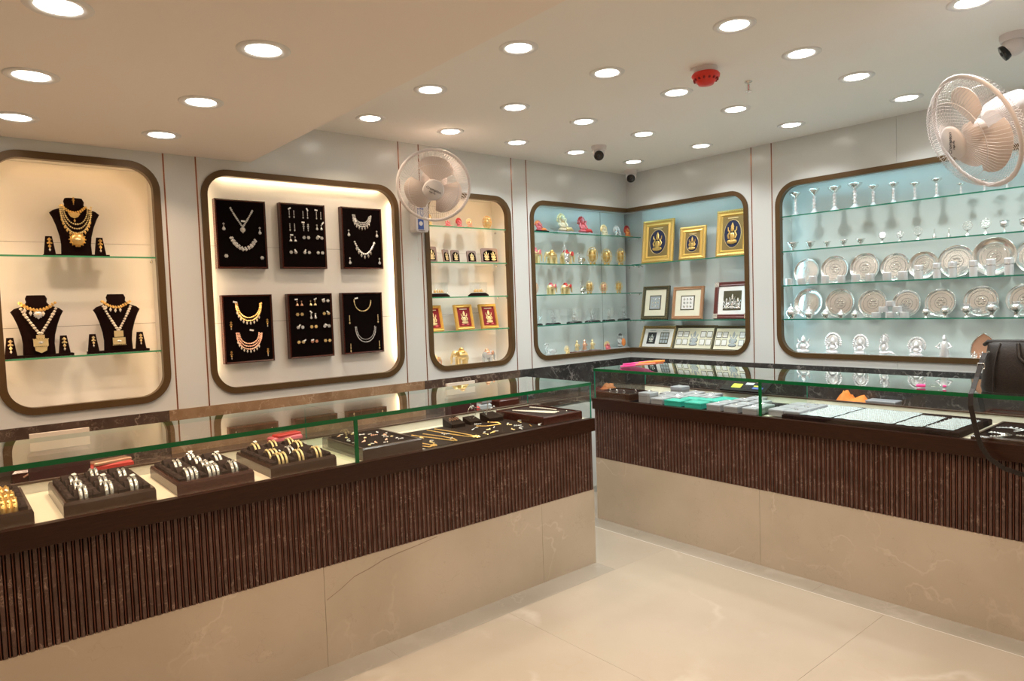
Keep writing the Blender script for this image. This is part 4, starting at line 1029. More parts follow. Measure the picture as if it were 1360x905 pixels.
g6 = 'figurines in the corner niche, left wall side'
idol('A', -.900, .10, Z4[0], .085, .150, 'two small orange figures on a black stand, top shelf left end of the corner niche', g6, 'pink', 'orange2', 'recline', .016, 'black')
idol('A', -.640, .10, Z4[0], .155, .215, 'white and gold reclining figurine on a dark boat base, corner niche top shelf', g6, 'cream', 'gold2', 'recline', .02, 'bluegrey')
idol('A', -.415, .10, Z4[0], .145, .205, 'pink reclining figurine on a dark boat base, corner niche top shelf', g6, 'pink', 'ruby', 'recline', .018, 'bluegrey')
idol('A', -.175, .10, Z4[0], .095, .105, 'cream and gold seated figurine right of the pink one, corner niche top shelf', g6, 'cream', 'gold2', 'halo')
idol('A', -.015, .10, Z4[0], .095, .105, 'silver white seated figurine on the corner niche top shelf', g6, 'silver', 'stone', 'halo')
idol('A', .130, .11, Z4[0], .105, .100, 'red and orange seated figurine nearest the room corner, top shelf', g6, 'orange2', 'ruby', 'halo')
elephant('A', -.955, .10, Z4[1], .135, .125, 'gold elephant with red saddle at the left end of the second shelf, corner niche', g6, 'gold2', 'pink')
elephant('A', -.795, .10, Z4[1], .118, .150, 'plain gold elephant second from left on the second shelf, corner niche', g6, 'gold2', 'gold', 0, -1)
elephant('A', -.625, .10, Z4[1], .125, .170, 'gold elephant with dark red saddle beside a swan, second shelf, corner niche', g6, 'gold2', 'ruby')
swan('A', -.672, .05, Z4[1], .145, .075, 'white necked swan figurine before the red saddled elephant', g6, 'stone', 'silver')
swan('A', -.473, .09, Z4[1], .100, .085, 'silver grey swan figurine in the middle of the second shelf', g6, 'silver', 'chrome')
barrel('A', -.329, .10, Z4[1], .150, .110, 'pointed gold filigree oval figurine, first of three on the second shelf', g6, 'gold', 'gold2')
barrel('A', -.157, .10, Z4[1], .140, .116, 'round gold filigree oval figurine, middle of three on the second shelf', g6, 'gold', 'gold2')
barrel('A', .022, .10, Z4[1], .148, .104, 'gold filigree oval figurine nearest the corner on the second shelf', g6, 'gold', 'gold2')
barrel('A', -.985, .10, Z4[2], .100, .080, 'gold filigree figurine at the left end of the third shelf, corner niche', g6, 'gold2', 'rose')
elephant('A', -.803, .10, Z4[2], .098, .120, 'small gold elephant with pink saddle on the third shelf, corner niche', g6, 'gold2', 'pink')
elephant('A', -.643, .10, Z4[2], .096, .135, 'small gold elephant with red saddle on the third shelf, corner niche', g6, 'gold2', 'ruby')
swan('A', -.466, .09, Z4[2], .105, .075, 'silver grey swan figurine on the third shelf, corner niche', g6, 'silver', 'chrome')
barrel('A', -.376, .10, Z4[2], .103, .088, 'gold filigree oval beside the silver swan on the third shelf', g6, 'gold', 'gold2')
barrel('A', -.202, .10, Z4[2], .095, .082, 'gold filigree oval, middle right of the third shelf', g6, 'rose', 'gold2')
barrel('A', -.014, .10, Z4[2], .103, .082, 'gold filigree oval nearest the corner on the third shelf', g6, 'gold', 'gold2')
def cryst(u, h, w_, label):
    t = thing('crystal_case', label, 'display case', W('A', u, .10, Z4[3]), 0, 'crystal figures in clear cases')
    mb = MB(); mb.lathe([(w_ * .5, 0), (w_ * .5, .006), (w_ * .40, .012)], 20); mb.v = [(x, y * .55, z) for x, y, z in mb.v]; mb.build('base', 'black', t)
    MB().box(-w_ * .33, w_ * .33, -w_ * .18, w_ * .18, .0125, h).build('clear_cover', 'acrylic', t)
    o = idol_mesh(h * .72, w_ * .36, .014); o.build('crystal_figure', 'crystal', t)
for k, (u, h, w_) in enumerate([(-.985, .125, .14), (-.796, .114, .150), (-.560, .119, .160), (-.347, .114, .165), (-.150, .114, .140), (.045, .120, .145)]):
    cryst(u, h, w_, 'crystal figure in a clear case on black base, %s from the left on its shelf' % ['first', 'second', 'third', 'fourth', 'fifth', 'last'][k])
swan('A', -.840, .10, NB, .105, .135, 'clear crystal swan at the left of the corner niche floor', g6, 'crystal', 'crystal')
idol('A', -.670, .08, NB, .075, .075, 'small gold and cream seated figurine right of the crystal swan', g6, 'gold2', 'cream', 'halo')
t = thing('figurine_plinth', 'dark red plinth under three gold figures on the corner niche floor', 'plinth', W('A', -.450, .10, NB), 0)
MB().bevbox(-.165, .165, -.035, .035, 0, .020, .004).build('block', 'burgundy', t)
for k, (u, m_) in enumerate([(-.540, 'gold2'), (-.452, 'rose'), (-.360, 'gold2')]):
    idol('A', u, .10, NB + .0205, .090, .062, 'small gold standing figure on the red plinth, %s of three' % ['left', 'middle', 'right'][k], 'three figures on the red plinth', m_, 'gold', 'stand', .008, 'crystal')
idol('A', -.185, .09, NB, .080, .090, 'small pink and gold seated figurine between plinth and big crystal', g6, 'pink', 'gold2', 'halo')
t = thing('crystal_figurine', 'large clear crystal sculpture with an orange tunic near the corner', 'figurine', W('A', -.010, .10, NB), 0, g6)
MB().bevbox(-.075, .075, -.04, .04, 0, .022, .005).build('base', 'crystal', t)
idol_mesh(.125, .10, .022).build('figure', 'crystal', t)
MB().ball(.018, -.020, .062, .024, .014, .036, 10, 6).build('orange_tunic', 'orange2', t)
MB().lathe([(.016, 0), (.014, .01), (.004, .018)], 8, cz=.122).build('dark_crown', 'ink', t)

g7 = 'framed pictures in the corner niche, right wall side'
pframe('B', .238, Z4[1], .290, .355, 'large gold carved frame with seated gold figure, left one of the top row', g7, 'gold_frame', .055, .14, 'deity_navy', .08, .12, 'gold2')
pframe('B', .578, Z4[1], .225, .264, 'smallest gold frame with seated gold figure, middle of the top row', g7, 'gold_frame', .050, .14, 'deity_navy', .08, .10, 'gold2')
pframe('B', .932, Z4[1], .262, .350, 'tallest gold carved frame at the right of the top row, corner niche', g7, 'gold_frame', .048, .12, 'deity_navy', .08, .06, 'gold2')
pframe('B', .195, Z4[3], .255, .280, 'square picture in a dark green frame with silver plate, left of the middle row', g7, 'darkframe', .030, .20, 'cert', .08, .10, 'antique')
pframe('B', .518, Z4[3], .275, .262, 'square picture in a tan wooden frame, middle of the middle row', g7, 'tan_wood', .026, .18, 'cert2', .08, .08)
pframe('B', .918, Z4[3], .300, .280, 'dark burgundy framed picture of three silver figures, right of the middle row', g7, 'burgundy', .034, .16, 'trio', .08, .04)
pframe('B', .210, NB, .330, .212, 'antique gold frame with two dark panels, left of the bottom row', g7, 'antique', .026, .42, 'pair', .07, .08, 'gold2')
pframe('B', .565, NB, .375, .216, 'dark frame with eight small squares around a figure, middle of the bottom row', g7, 'darkframe', .022, .42, 'eight', .07, .06, 'antique')
pframe('B', .915, NB, .350, .212, 'dark frame with eight squares, right end of the bottom row', g7, 'darkframe', .022, .40, 'eight', .07, .04, 'antique')

# ------------------------------------------------------------------ silverware niche
def lathed(side, u, d, z, prof, m, name, label, cat, group, parts=None, n=16):
    t = thing(name, label, cat, W(side, u, d, z), ROT[side], group)
    if parts:
        for nm, pr, mm in parts: MB().lathe(pr, n).build(nm, mm, t)
    else: MB().lathe(prof, n).build('body', m, t)
    return t
ordn = ['first', 'second', 'third', 'fourth', 'fifth', 'sixth', 'seventh', 'eighth', 'ninth', 'tenth', 'eleventh', 'twelfth', 'thirteenth', 'fourteenth']
Lg = [(1.425, .160, .078), (1.556, .165, .075), (1.694, .160, .084), (1.825, .162, .090), (1.938, .130, .066), (2.057, .128, .062), (2.178, .110, .056), (2.297, .116, .058),
      (2.423, .068, .042), (2.539, .070, .036), (2.646, .070, .036), (2.740, .070, .038), (2.86, .07, .038), (2.98, .07, .038)]
for k, (u, h, w_) in enumerate(Lg):
    R_ = w_ / 2
    foot = [(R_ * .86, 0), (R_ * .82, .004), (R_ * .48, h * .09), (R_ * .28, h * .18)]
    stem = [(R_ * .22, h * .16)]
    nb = 4 if h > .12 else 3
    for b in range(nb):
        z0 = h * (.18 + .56 * b / nb); dz = h * .56 / nb
        stem += [(R_ * .17, z0), (R_ * .34, z0 + dz * .5), (R_ * .17, z0 + dz * .95)]
    cup = [(R_ * .14, h * .74), (R_ * .45, h * .82), (R_ * .92, h * .93), (R_, h), (R_ * .9, h * .985), (R_ * .35, h * .90), (.0005, h * .88)]
    size = 'tall' if k < 4 else 'medium' if k < 8 else 'short'
    lathed('B', u, .09, Z4[0], None, None, 'lamp_stand', '%s silver lamp stand with flared cup, %s from the left on the top shelf' % (size, ordn[k]), 'lamp stand', 'silver lamp stands on the top shelf',
           [('foot', foot, 'silver_white'), ('stem', stem, 'silver_white'), ('cup', cup, 'silver')], 14)
g8 = 'small silver pieces on the second shelf'
for k, (u, h, w_) in enumerate([(1.400, .060, .085), (1.525, .056, .070), (1.640, .046, .052), (1.750, .047, .055), (1.858, .043, .060)]):
    R_ = w_ / 2
    lathed('B', u, .09, Z4[1], None, None, 'footed_bowl', 'small silver footed bowl with flared rim, %s from the left on the second shelf' % ordn[k], 'bowl', g8,
           [('foot', [(R_ * .5, 0), (R_ * .45, .004), (R_ * .16, h * .25)], 'silver'), ('bowl', [(R_ * .16, h * .25), (R_ * .6, h * .5), (R_ * .75, h * .8), (R_, h), (R_ * .92, h * .98), (R_ * .5, h * .6), (.0005, h * .5)], 'silver')], 14)
for k, (u, h, w_) in enumerate([(1.991, .075, .056), (2.094, .070, .050), (2.196, .082, .058), (2.456, .087, .052), (2.545, .092, .050)]):
    t = thing('incense_stand', 'silver stand with round pierced disc, %s of its kind on the second shelf' % ordn[k], 'incense stand', W('B', u, .09, Z4[1]), ROT['B'], g8)
    MB().lathe([(w_ * .36, 0), (w_ * .34, .004), (w_ * .10, h * .2), (w_ * .10, h * .35), (w_ * .36, h * .42), (w_ * .3, h * .40)], 14).build('foot', 'silver', t)
    mb = MB(); c = h * .70; r = h * .28
    mb.tube([(r * math.cos(2 * PI * i / 16), 0, c + r * math.sin(2 * PI * i / 16)) for i in range(16)], .0018, 5, True)
    for i in range(8): a = PI * i / 4; mb.gem(r * .6 * math.cos(a), 0, c + r * .6 * math.sin(a), r * .2, .002)
    mb.gem(0, 0, c, r * .3, .003); mb.build('pierced_disc', 'silver', t)
for k, (u, h) in enumerate([(2.284, .067), (2.361, .055)]):
    lathed('B', u, .09, Z4[1], None, None, 'sprinkler_flask', 'thin silver pointed flask, %s of the two on the second shelf' % ['left', 'right'][k], 'flask', g8,
           [('body', [(.013, 0), (.010, .006), (.011, h * .25), (.004, h * .45)], 'silver'), ('spout', [(.004, h * .45), (.0025, h * .8), (.004, h * .86), (.001, h)], 'silver')], 12)
for k, u in enumerate((2.634, 2.724, 2.83)):
    h, R_ = .070, .023
    lathed('B', u, .09, Z4[1], None, None, 'goblet', 'small silver goblet, %s goblet on the second shelf, towards the fan' % ordn[k], 'goblet', g8,
           [('foot', [(R_ * .8, 0), (R_ * .7, .004), (R_ * .2, h * .18), (R_ * .2, h * .42)], 'silver'), ('cup', [(R_ * .2, h * .42), (R_ * .85, h * .55), (R_, h), (R_ * .92, h * .99), (R_ * .75, h * .6), (.0005, h * .5)], 'silver')], 14)
def plate(u, z, dia, label, group, wide=False, lean=.16):
    t = thing('plate', label, 'plate', W('B', u, .150, z + .001), ROT['B'], group); t.rotation_euler = (-lean, 0, ROT['B'])
    r = dia / 2; mb = MB(); mb.T = Matrix.Translation((0, 0, r)) @ Matrix.Rotation(PI / 2, 4, 'X')
    a = .70 if wide else .86
    mb.lathe([(r * a * .98, -.006), (r, .004), (r * .99, .007), (r * .97, .0065), (r * a, .001), (r * a * .97, -.002)], 36, caps=True); mb.build('rim_dish', 'silver', t)
    mb = MB(); mb.T = Matrix.Translation((0, 0, r)) @ Matrix.Rotation(PI / 2, 4, 'X')
    for q in (.80, .45): mb.tube([(r * a * q * math.cos(2 * PI * i / 28), r * a * q * math.sin(2 * PI * i / 28), -.001) for i in range(28)], .0014, 4, True)
    for i in range(6):
        b_ = PI * i / 3; mb.ball(r * a * .22 * math.cos(b_), r * a * .22 * math.sin(b_), -.001, r * a * .12, r * a * .07, .0015, 6, 4)
    mb.build('engraved_rings', 'chrome', t)
g9 = 'silver plates on the third shelf'; g10 = 'silver plates on the fourth shelf'
for k, (u, dd) in enumerate([(1.461, .182), (1.656, .188), (1.852, .190), (2.038, .175), (2.200, .172), (2.375, .195), (2.565, .225), (2.765, .200), (2.96, .2)]):
    plate(u, Z4[2], dd, 'silver plate leaning on the back, %s from the left on the third shelf' % ordn[k], g9, k in (4, 6))
for k, (u, dd) in enumerate([(1.471, .208), (1.689, .196), (1.900, .182), (2.103, .170), (2.293, .172), (2.503, .180), (2.715, .185), (2.92, .19)]):
    plate(u, Z4[3], dd, 'silver plate leaning on the back, %s from the left on the fourth shelf' % ordn[k], g10, k in (0,))
for k, (u, h, w_) in enumerate([(1.386, .046, .050), (1.471, .045, .058), (1.556, .055, .052), (1.637, .053, .050), (1.743, .048, .050), (1.836, .050, .052), (1.924, .049, .054), (2.026, .052, .052), (2.118, .054, .054)]):
    R_ = w_ / 2
    lathed('B', u, .065, Z4[2], None, None, 'silver_cup', 'short silver cup, %s from the left in front of the third shelf plates' % ordn[k], 'cup', 'short silver cups on the third shelf',
           [('cup', [(R_ * .9, 0), (R_, .003), (R_ * .96, h * .9), (R_, h), (R_ * .93, h * .99), (R_ * .88, h * .1), (.0005, h * .08)], 'silver_white')], 16)
for k, (u, h, w_) in enumerate([(2.207, .085, .052), (2.306, .091, .044), (2.387, .093, .046), (2.492, .093, .044), (2.578, .096, .046), (2.663, .096, .048), (2.77, .098, .048), (2.88, .098, .048)]):
    R_ = w_ / 2
    lathed('B', u, .065, Z4[2], None, None, 'silver_tumbler', 'tall silver tumbler, %s tumbler from the left on the third shelf' % ordn[k], 'tumbler', 'tall silver tumblers on the third shelf',
           [('body', [(R_ * .88, 0), (R_ * .9, .003), (R_ * .97, h * .92), (R_, h), (R_ * .93, h * .99), (R_ * .85, .006), (.0005, .005)], 'silver_white'), ('band', [(R_ * .965, h * .60), (R_ * 1.0, h * .62), (R_ * 1.0, h * .66), (R_ * .975, h * .68)], 'silver')], 18)
for k, (u, h, w_) in enumerate([(1.399, .105, .076), (1.524, .081, .076), (1.641, .073, .066), (1.740, .060, .050), (1.831, .062, .050)]):
    R_ = w_ / 2
    lathed('B', u, .065, Z4[3], None, None, 'lidded_pot', 'round silver lidded pot, %s from the left on the fourth shelf' % ordn[k], 'pot', 'silver lidded pots on the fourth shelf',
           [('pot', [(R_ * .55, 0), (R_ * .5, h * .06), (R_ * .9, h * .22), (R_, h * .38), (R_ * .85, h * .54), (R_ * .55, h * .60)], 'silver'), ('lid', [(R_ * .62, h * .605), (R_ * .5, h * .72), (R_ * .18, h * .80), (R_ * .12, h * .86), (R_ * .2, h * .92), (.0005, h)], 'silver_white')], 16)
for k, (u, dz) in enumerate([(1.962, 0), (2.044, 0), (2.126, 0), (2.004, 1), (2.086, 1), (2.046, 2)]):
    h, R_ = .035, .028
    lathed('B', u, .065, Z4[3] + dz * .0352, None, None, 'silver_cup', 'small silver cup in the pyramid stack, %s' % ['bottom left', 'bottom middle', 'bottom right', 'middle row left', 'middle row right', 'topmost'][k], 'cup', 'pyramid of silver cups on the fourth shelf',
           [('cup', [(R_ * .9, 0), (R_, .003), (R_ * .96, h * .9), (R_, h), (R_ * .93, h * .99), (R_ * .88, h * .6), (.0005, h * .55)], 'silver_white')], 16)
for k, (u, h, w_) in enumerate([(2.247, .059, .048), (2.350, .067, .056), (2.459, .076, .062), (2.584, .085, .068), (2.698, .085, .066), (2.82, .085, .066)]):
    R_ = w_ / 2
    lathed('B', u, .065, Z4[3], None, None, 'water_pot', 'round bellied silver water pot, %s from the cup pyramid on the fourth shelf' % ordn[k], 'pot', 'silver water pots on the fourth shelf',
           [('pot', [(R_ * .6, 0), (R_ * .35, h * .12), (R_ * .45, h * .25), (R_ * .95, h * .45), (R_, h * .62), (R_ * .85, h * .8), (R_ * .5, h * .88)], 'silver'), ('neck', [(R_ * .5, h * .88), (R_ * .45, h * .93), (R_ * .75, h), (R_ * .65, h), (.0005, h * .95)], 'silver_white')], 16)
g11 = 'silver statuettes on the niche floor'
for k, (u, h, w_, st, dsc) in enumerate([(1.475, .140, .120, 'seat', 'wide silver statuette of a seated figure with animals'), (1.676, .155, .118, 'halo', 'silver statuette on a flat square base'), (1.853, .145, .105, 'halo', 'silver statuette with raised arms'),
                                  (2.014, .148, .108, 'recline', 'silver statuette with a pointed left side'), (2.187, .132, .108, 'halo', 'compact silver statuette on small feet'), (2.340, .145, .080, 'stand', 'slender standing silver statuette'), (2.82, .13, .1, 'halo', 'silver statuette hidden behind the handbag')]):
    idol('B', u, .08, NB, h, w_ * 1.22, '%s, %s on the niche floor' % (dsc, ordn[k]), g11, 'silver_white', 'silver_white', st, .016, 'silver_white', name='statuette', cat='statuette')
t = thing('statuette', 'tan and silver pointed arch shrine with small figures, left of the handbag', 'statuette', W('B', 2.535, .10, NB), ROT['B'], g11)
MB().bevbox(-.075, .075, -.05, .03, 0, .012, .003).build('base', 'silver', t)
pa = [(-.058, .012), (-.066, .05), (-.060, .095), (-.035, .135), (0, .160), (.035, .135), (.060, .095), (.066, .05), (.058, .012)]
MB().prism(pa[::1], .0, .006).build('arch', 'rose', t)
mb = MB(); mb.tube([(x, -.002, z) for x, z in pa], .004, 5); mb.build('arch_rim', 'silver', t)
for dx in (-.04, 0.0, .04): o = idol_mesh(.045, .035, .012); o.v = [(x + dx, y - .025, z) for x, y, z in o.v]; o.build('small_figure', 'silver', t)

# ------------------------------------------------------------------ left counter contents
DZ = .8065
def bangle(t_parent_loc, x, y, z, r, m, label, group, thick=.0032, width=1.6):
    o = MB().tube([(0, r * math.cos(2 * PI * i / 20), r * math.sin(2 * PI * i / 20)) for i in range(20)], thick, 6, True, flat=1)
    if width > 1: o.v = [(a * width, b, c) for a, b, c in o.v]
    for i in range(16): a = 2 * PI * i / 16; o.gem(0, (r + thick) * math.cos(a), (r + thick) * math.sin(a), thick * .9)
    ob = o.build('bangle', m, None); ob.location = (x, y, z); tag(ob, label, 'bangle', group); return ob
def bangle_tray(x, y, label, w_=.276, dd=.40, wm='wood'):
    t = thing('bangle_tray', label, 'tray', (x, y, DZ), 0, 'bangle trays on the cream deck')
    a, b, h = w_ / 2, dd / 2, .046; e = .016
    O = [(-a, -b), (a, -b), (a, b), (-a, b)]; I = [(-a + e, -b + e), (a - e, -b + e), (a - e, b - e), (-a + e, b - e)]
    vs = [(u, v, 0) for u, v in O] + [(u, v, h - .010) for u, v in O] + [(u * .975, v * .98, h) for u, v in O] + [(u, v, h) for u, v in I] + [(u, v, .02) for u, v in I]
    fs = [(3, 2, 1, 0)]
    for i in range(4):
        j = (i + 1) % 4
        for q in range(4): fs.append((4 * q + i, 4 * q + j, 4 * q + 4 + j, 4 * q + 4 + i))
    MB().add(vs, fs).build('rim', wm, t)
    MB().box(-a + e, a - e, -b + e, b - e, .012, .024).build('velvet_pad', 'tray_velvet', t)
    iw = w_ - 2 * e
    for k in range(4):
        xx = -iw / 2 + .008 + k * (iw - .016) / 3
        for q in range(5):
            y0 = -b + e + .006 + q * (dd - 2 * e) / 5
            MB().bevbox(xx - .011, xx + .011, y0, y0 + (dd - 2 * e) / 5 - .008, .024, .060, .006).build('ridge', 'tray_velvet', t)
    for k in range(3):
        xx = -iw / 2 + .008 + (k + .5) * (iw - .016) / 3
        for q in range(4):
            yy = -b + e + .048 + q * (dd - 2 * e - .09) / 3
            o = MB(); n = 9; r = .0315
            o.prism([(yy + r * math.cos(PI * i / n), .0405 + r * 1.0 * math.sin(PI * i / n)) for i in range(n + 1)] + [(yy - r, .024), (yy + r, .024)], xx - .026, xx + .026, 'x'); o.build('cushion', 'tray_velvet', t)
    return t
def cushion_pos(x, y, k, q, w_=.276, dd=.40):
    e = .016; iw = w_ - 2 * e; return (x - iw / 2 + .008 + (k + .5) * (iw - .016) / 3, y - dd / 2 + e + .048 + q * (dd - 2 * e - .09) / 3, DZ + .0415)
TY = -.955
trays = [(-4.43, 'gold bangle tray cut by the left edge of the photo', 'wood2', 'gold'), (-4.075, 'dark tray of silver bangles, second tray from the left', 'wood2', 'silver'),
         (-3.732, 'glossy red brown tray of silver bangles, third tray from the left', 'wood', 'silver'), (-3.392, 'brown tray of pale gold bangles, fourth tray from the left', 'wood2', 'gold2')]
sets = {0: [(2, 0, 3), (2, 1, 3), (1, 0, 2), (2, 2, 2)], 1: [(0, 0, 2), (0, 1, 2), (0, 2, 2), (1, 0, 2), (1, 1, 2), (1, 3, 2), (2, 0, 2), (2, 2, 2)],
        2: [(0, 0, 3), (0, 2, 2), (1, 0, 3), (1, 1, 2), (1, 2, 2), (2, 0, 2), (2, 2, 2), (1, 3, 2)], 3: [(0, 0, 3), (0, 1, 3), (1, 1, 2), (1, 0, 2), (1, 3, 2), (2, 2, 2), (2, 0, 2), (0, 3, 2), (2, 3, 2)]}
cl = ['left', 'middle', 'right']; rl = ['front', 'second', 'third', 'rear']
for i, (x, lab, wm, bm_) in enumerate(trays):
    bangle_tray(x, TY, lab, wm=wm)
    tn = ['leftmost', 'second', 'third', 'fourth'][i]
    for (k, q, n) in sets[i]:
        px_, py_, pz_ = cushion_pos(x, TY, k, q)
        for s in range(n):
            mm = bm_ if not (i == 3 and (k, q) == (1, 1)) else 'silver'; sl = ['left', 'right'] if n == 2 else ['left', 'middle', 'right']
            bangle(None, px_ + (s - (n - 1) / 2) * .0155, py_, pz_, .038, mm, '%s bangle, %s one on the %s roll of the %s column, %s tray' % ({'gold': 'chunky gold', 'silver': 'silver', 'gold2': 'slim gold'}[mm], sl[s], rl[q], cl[k], tn), 'bangles in the %s bangle tray' % tn,
                   .0050 if i == 0 else .0034, 1.9 if i < 3 else 1.4)
        if (k + q + i) % 3 == 0:
            mb = MB(); mb.box(-.010, .010, -.0045, .0045, -.0006, .0006); o = mb.build('price_tag', 'tag', None); o.matrix_world = Matrix.Translation((px_ + .004, py_ + .006, pz_ + .047)) @ Matrix.Rotation(random.uniform(.3, 1.3), 4, 'Z') @ Matrix.Rotation(.6, 4, 'X')
            tag(o, 'white price tag on the %s bangles of the %s column, %s tray' % (rl[q], cl[k], tn), 'price tag', 'price tags on the bangles')
# tray of earrings
def flat_tray(x, y, z, w_, dd, h, label, rim='wood2', pad='velvet', rotz=0.0, group=None, name='jewellery_tray'):
    t = thing(name, label, 'tray', (x, y, z), rotz, group)
    a, b, e = w_ / 2, dd / 2, .014
    O = [(-a, -b), (a, -b), (a, b), (-a, b)]; I = [(-a + e, -b + e), (a - e, -b + e), (a - e, b - e), (-a + e, b - e)]
    vs = [(u, v, 0) for u, v in O] + [(u, v, h - .006) for u, v in O] + [(u * .98, v * .98, h) for u, v in O] + [(u, v, h) for u, v in I] + [(u, v, h - .01) for u, v in I]
    fs = [(3, 2, 1, 0)]
    for i in range(4):
        j = (i + 1) % 4
        for q in range(4): fs.append((4 * q + i, 4 * q + j, 4 * q + 4 + j, 4 * q + 4 + i))
    MB().add(vs, fs).build('rim', rim, t); MB().box(-a + e, a - e, -b + e, b - e, .004, h - .006).build('velvet_pad', pad, t)
    return t
flat_tray(-2.985, -.96, DZ, .300, .40, .052, 'wooden tray of scattered earrings, just right of the glass divider')
flatr = lambda x, y, z, rz: (x, y, z)
et = [(-3.06, -.86), (-3.09, -.93), (-3.04, -1.0), (-3.10, -1.03), (-2.98, -.84), (-2.95, -.90), (-3.00, -.93), (-2.93, -.98), (-3.02, -1.06), (-3.07, -1.10), (-2.98, -1.10), (-2.90, -.93), (-2.90, -1.00), (-2.91, -1.08), (-2.95, -1.04), (-3.0, -.80), (-2.89, -.84), (-3.06, -.79)]
def rank(L, i):
    ys = sorted(range(len(L)), key=lambda j: L[j][1]); r = ys.index(i) * 3 // len(L)
    band = [j for j in range(len(L)) if ys.index(j) * 3 // len(L) == r]; band.sort(key=lambda j: L[j][0]); k = band.index(i)
    return ['front', 'middle', 'rear'][r], ['first', 'second', 'third', 'fourth', 'fifth', 'sixth', 'seventh'][k]
for k, (x, y) in enumerate(et):
    e_ = earring('%s earring in the tray right of the divider, %s row, %s from left' % ((['pale gold', 'silver', 'rose gold'][k % 3],) + rank(et, k)), 'earrings lying in the wooden tray', (x, y, DZ + .048), 0, ['gold2', 'stone', 'rose'][k % 3], ['stud', 'drop', 'chand'][k % 3], .013, (random.uniform(.005, .015), .006, random.uniform(-1.4, 1.4)) if k % 2 else None)
    e_.rotation_euler = (-PI / 2, 0, random.uniform(-1.5, 1.5))
t = thing('display_mat', 'dark brown mat under the gold chains in the left counter', 'mat', (-2.31, -.955, DZ)); MB().bevbox(-.505, .505, -.205, .205, 0, .004, .002).build('sheet', 'stand_brown', t)
MZ = DZ + .0045
def chain(pts, r, m, label, group, pend=None, closed=False):
    t = thing('chain_necklace', label, 'necklace', (pts[0][0], pts[0][1], MZ), 0, group)
    P = [(a - pts[0][0], b - pts[0][1]) for a, b in pts]
    mb = MB()
    for x, y in resample(P, r * 1.5): mb.gem(x, y, r * .8, r, r, r * .8)
    mb.build('links', m, t)
    if pend:
        x, y, w_ = pend; mb = MB(); mb.T = Matrix.Translation((x - pts[0][0], y - pts[0][1], .002))
        for i in range(6): a = PI * i / 3; mb.gem(w_ * .35 * math.cos(a), w_ * .5 * math.sin(a), .002, w_ * .25, w_ * .25, .005)
        mb.gem(0, 0, .005, w_ * .35, w_ * .35, .006); mb.build('pendant', m, t)
    return t
gc = 'gold chains on the brown mat'
chain([(-2.705, -.86), (-2.672, -1.0), (-2.646, -1.13), (-2.632, -1.145), (-2.618, -1.10), (-2.62, -1.0), (-2.645, -.87)], .0048, 'gold', 'thick rope gold chain, left of the long chains on the brown mat', gc)
chain([(-2.575, -.80), (-2.562, -.95), (-2.545, -1.08), (-2.515, -1.145), (-2.508, -1.08), (-2.513, -.95), (-2.53, -.80)], .0048, 'gold', 'gold chain with large pendant, right of the long chains on the brown mat', gc, (-2.513, -1.14, .036))
chain([(-2.79, -1.02), (-2.775, -1.10), (-2.771, -1.155), (-2.80, -1.165), (-2.815, -1.12)], .0042, 'gold', 'short gold necklace at the left front corner of the brown mat', gc, (-2.768, -1.150, .030))
chain([(-2.33, -.90), (-2.29, -.95), (-2.21, -.955), (-2.19, -.91), (-2.215, -.85)], .004, 'gold', 'curved gold bangle shaped chain in the middle of the brown mat', gc)
it = [(-2.735, -1.07, 'gold2'), (-2.60, -1.06, 'stone'), (-2.585, -.97, 'stone'), (-2.705, -.94, 'gold2'), (-2.387, -.955, 'stone'), (-2.343, -1.03, 'gold2'), (-2.378, -1.11, 'gold'), (-2.28, -.99, 'stone'), (-2.20, -1.0, 'gold2'), (-2.20, -1.06, 'stone'), (-2.10, -.97, 'gold2'),
      (-2.27, -1.12, 'gold2'), (-2.225, -1.13, 'stone'), (-2.13, -1.10, 'gold'), (-2.09, -1.13, 'stone'), (-2.31, -.86, 'stone'), (-2.44, -1.10, 'gold2')]
for k, (x, y, m) in enumerate(it):
    e_ = earring('small %s piece lying on the brown mat, %s row, %s from left' % (({'gold2': 'pale gold', 'stone': 'silver', 'gold': 'gold'}[m],) + rank(it, k)), 'small jewellery lying on the brown mat', (x, y, MZ + .001), 0, m, ['chand', 'jhumka', 'drop'][k % 3] if k % 3 != 1 else 'long', .017, (.012, .004, random.uniform(-1, 1)) if k % 2 == 0 else None)
    e_.rotation_euler = (-PI / 2, 0, random.uniform(-1.5, 1.5))
def block(x, y, w_, dd, h0, h1, label):
    t = thing('display_block', label, 'display stand', (x, y, MZ)); a, b = w_ / 2, dd / 2
    MB().add([(-a, -b, 0), (a, -b, 0), (a, b, 0), (-a, b, 0), (-a, -b, h0), (a, -b, h0), (a, b, h1), (-a, b, h1)], [(3, 2, 1, 0), (4, 5, 6, 7), (0, 1, 5, 4), (1, 2, 6, 5), (2, 3, 7, 6), (3, 0, 4, 7)]).build('block', 'stand_brown', t); return t
block(-2.405, -.80, .085, .09, .018, .045, 'low brown suede block holding a row of rings')
block(-2.285, -.80, .075, .07, .016, .036, 'brown suede block holding a wire hoop, middle of three')
block(-2.165, -.82, .095, .09, .022, .044, 'brown suede block below the silver Y shaped wires')
for k in range(4):
    o = MB().tube([(-.0, .008 * math.cos(2 * PI * i / 12), .008 * math.sin(2 * PI * i / 12)) for i in range(12)], .0016, 5, True).build('ring', 'rose', None); o.location = (-2.43 + k * .017, -.80, MZ + .040); tag(o, 'small rose gold ring in the low brown block, %s from left' % ['first', 'second', 'third', 'fourth'][k], 'ring', 'rings in the low brown block')
t = thing('wire_earring', 'silver wire hoop with a gem on the middle brown block', 'earring', (-2.285, -.80, MZ + .028))
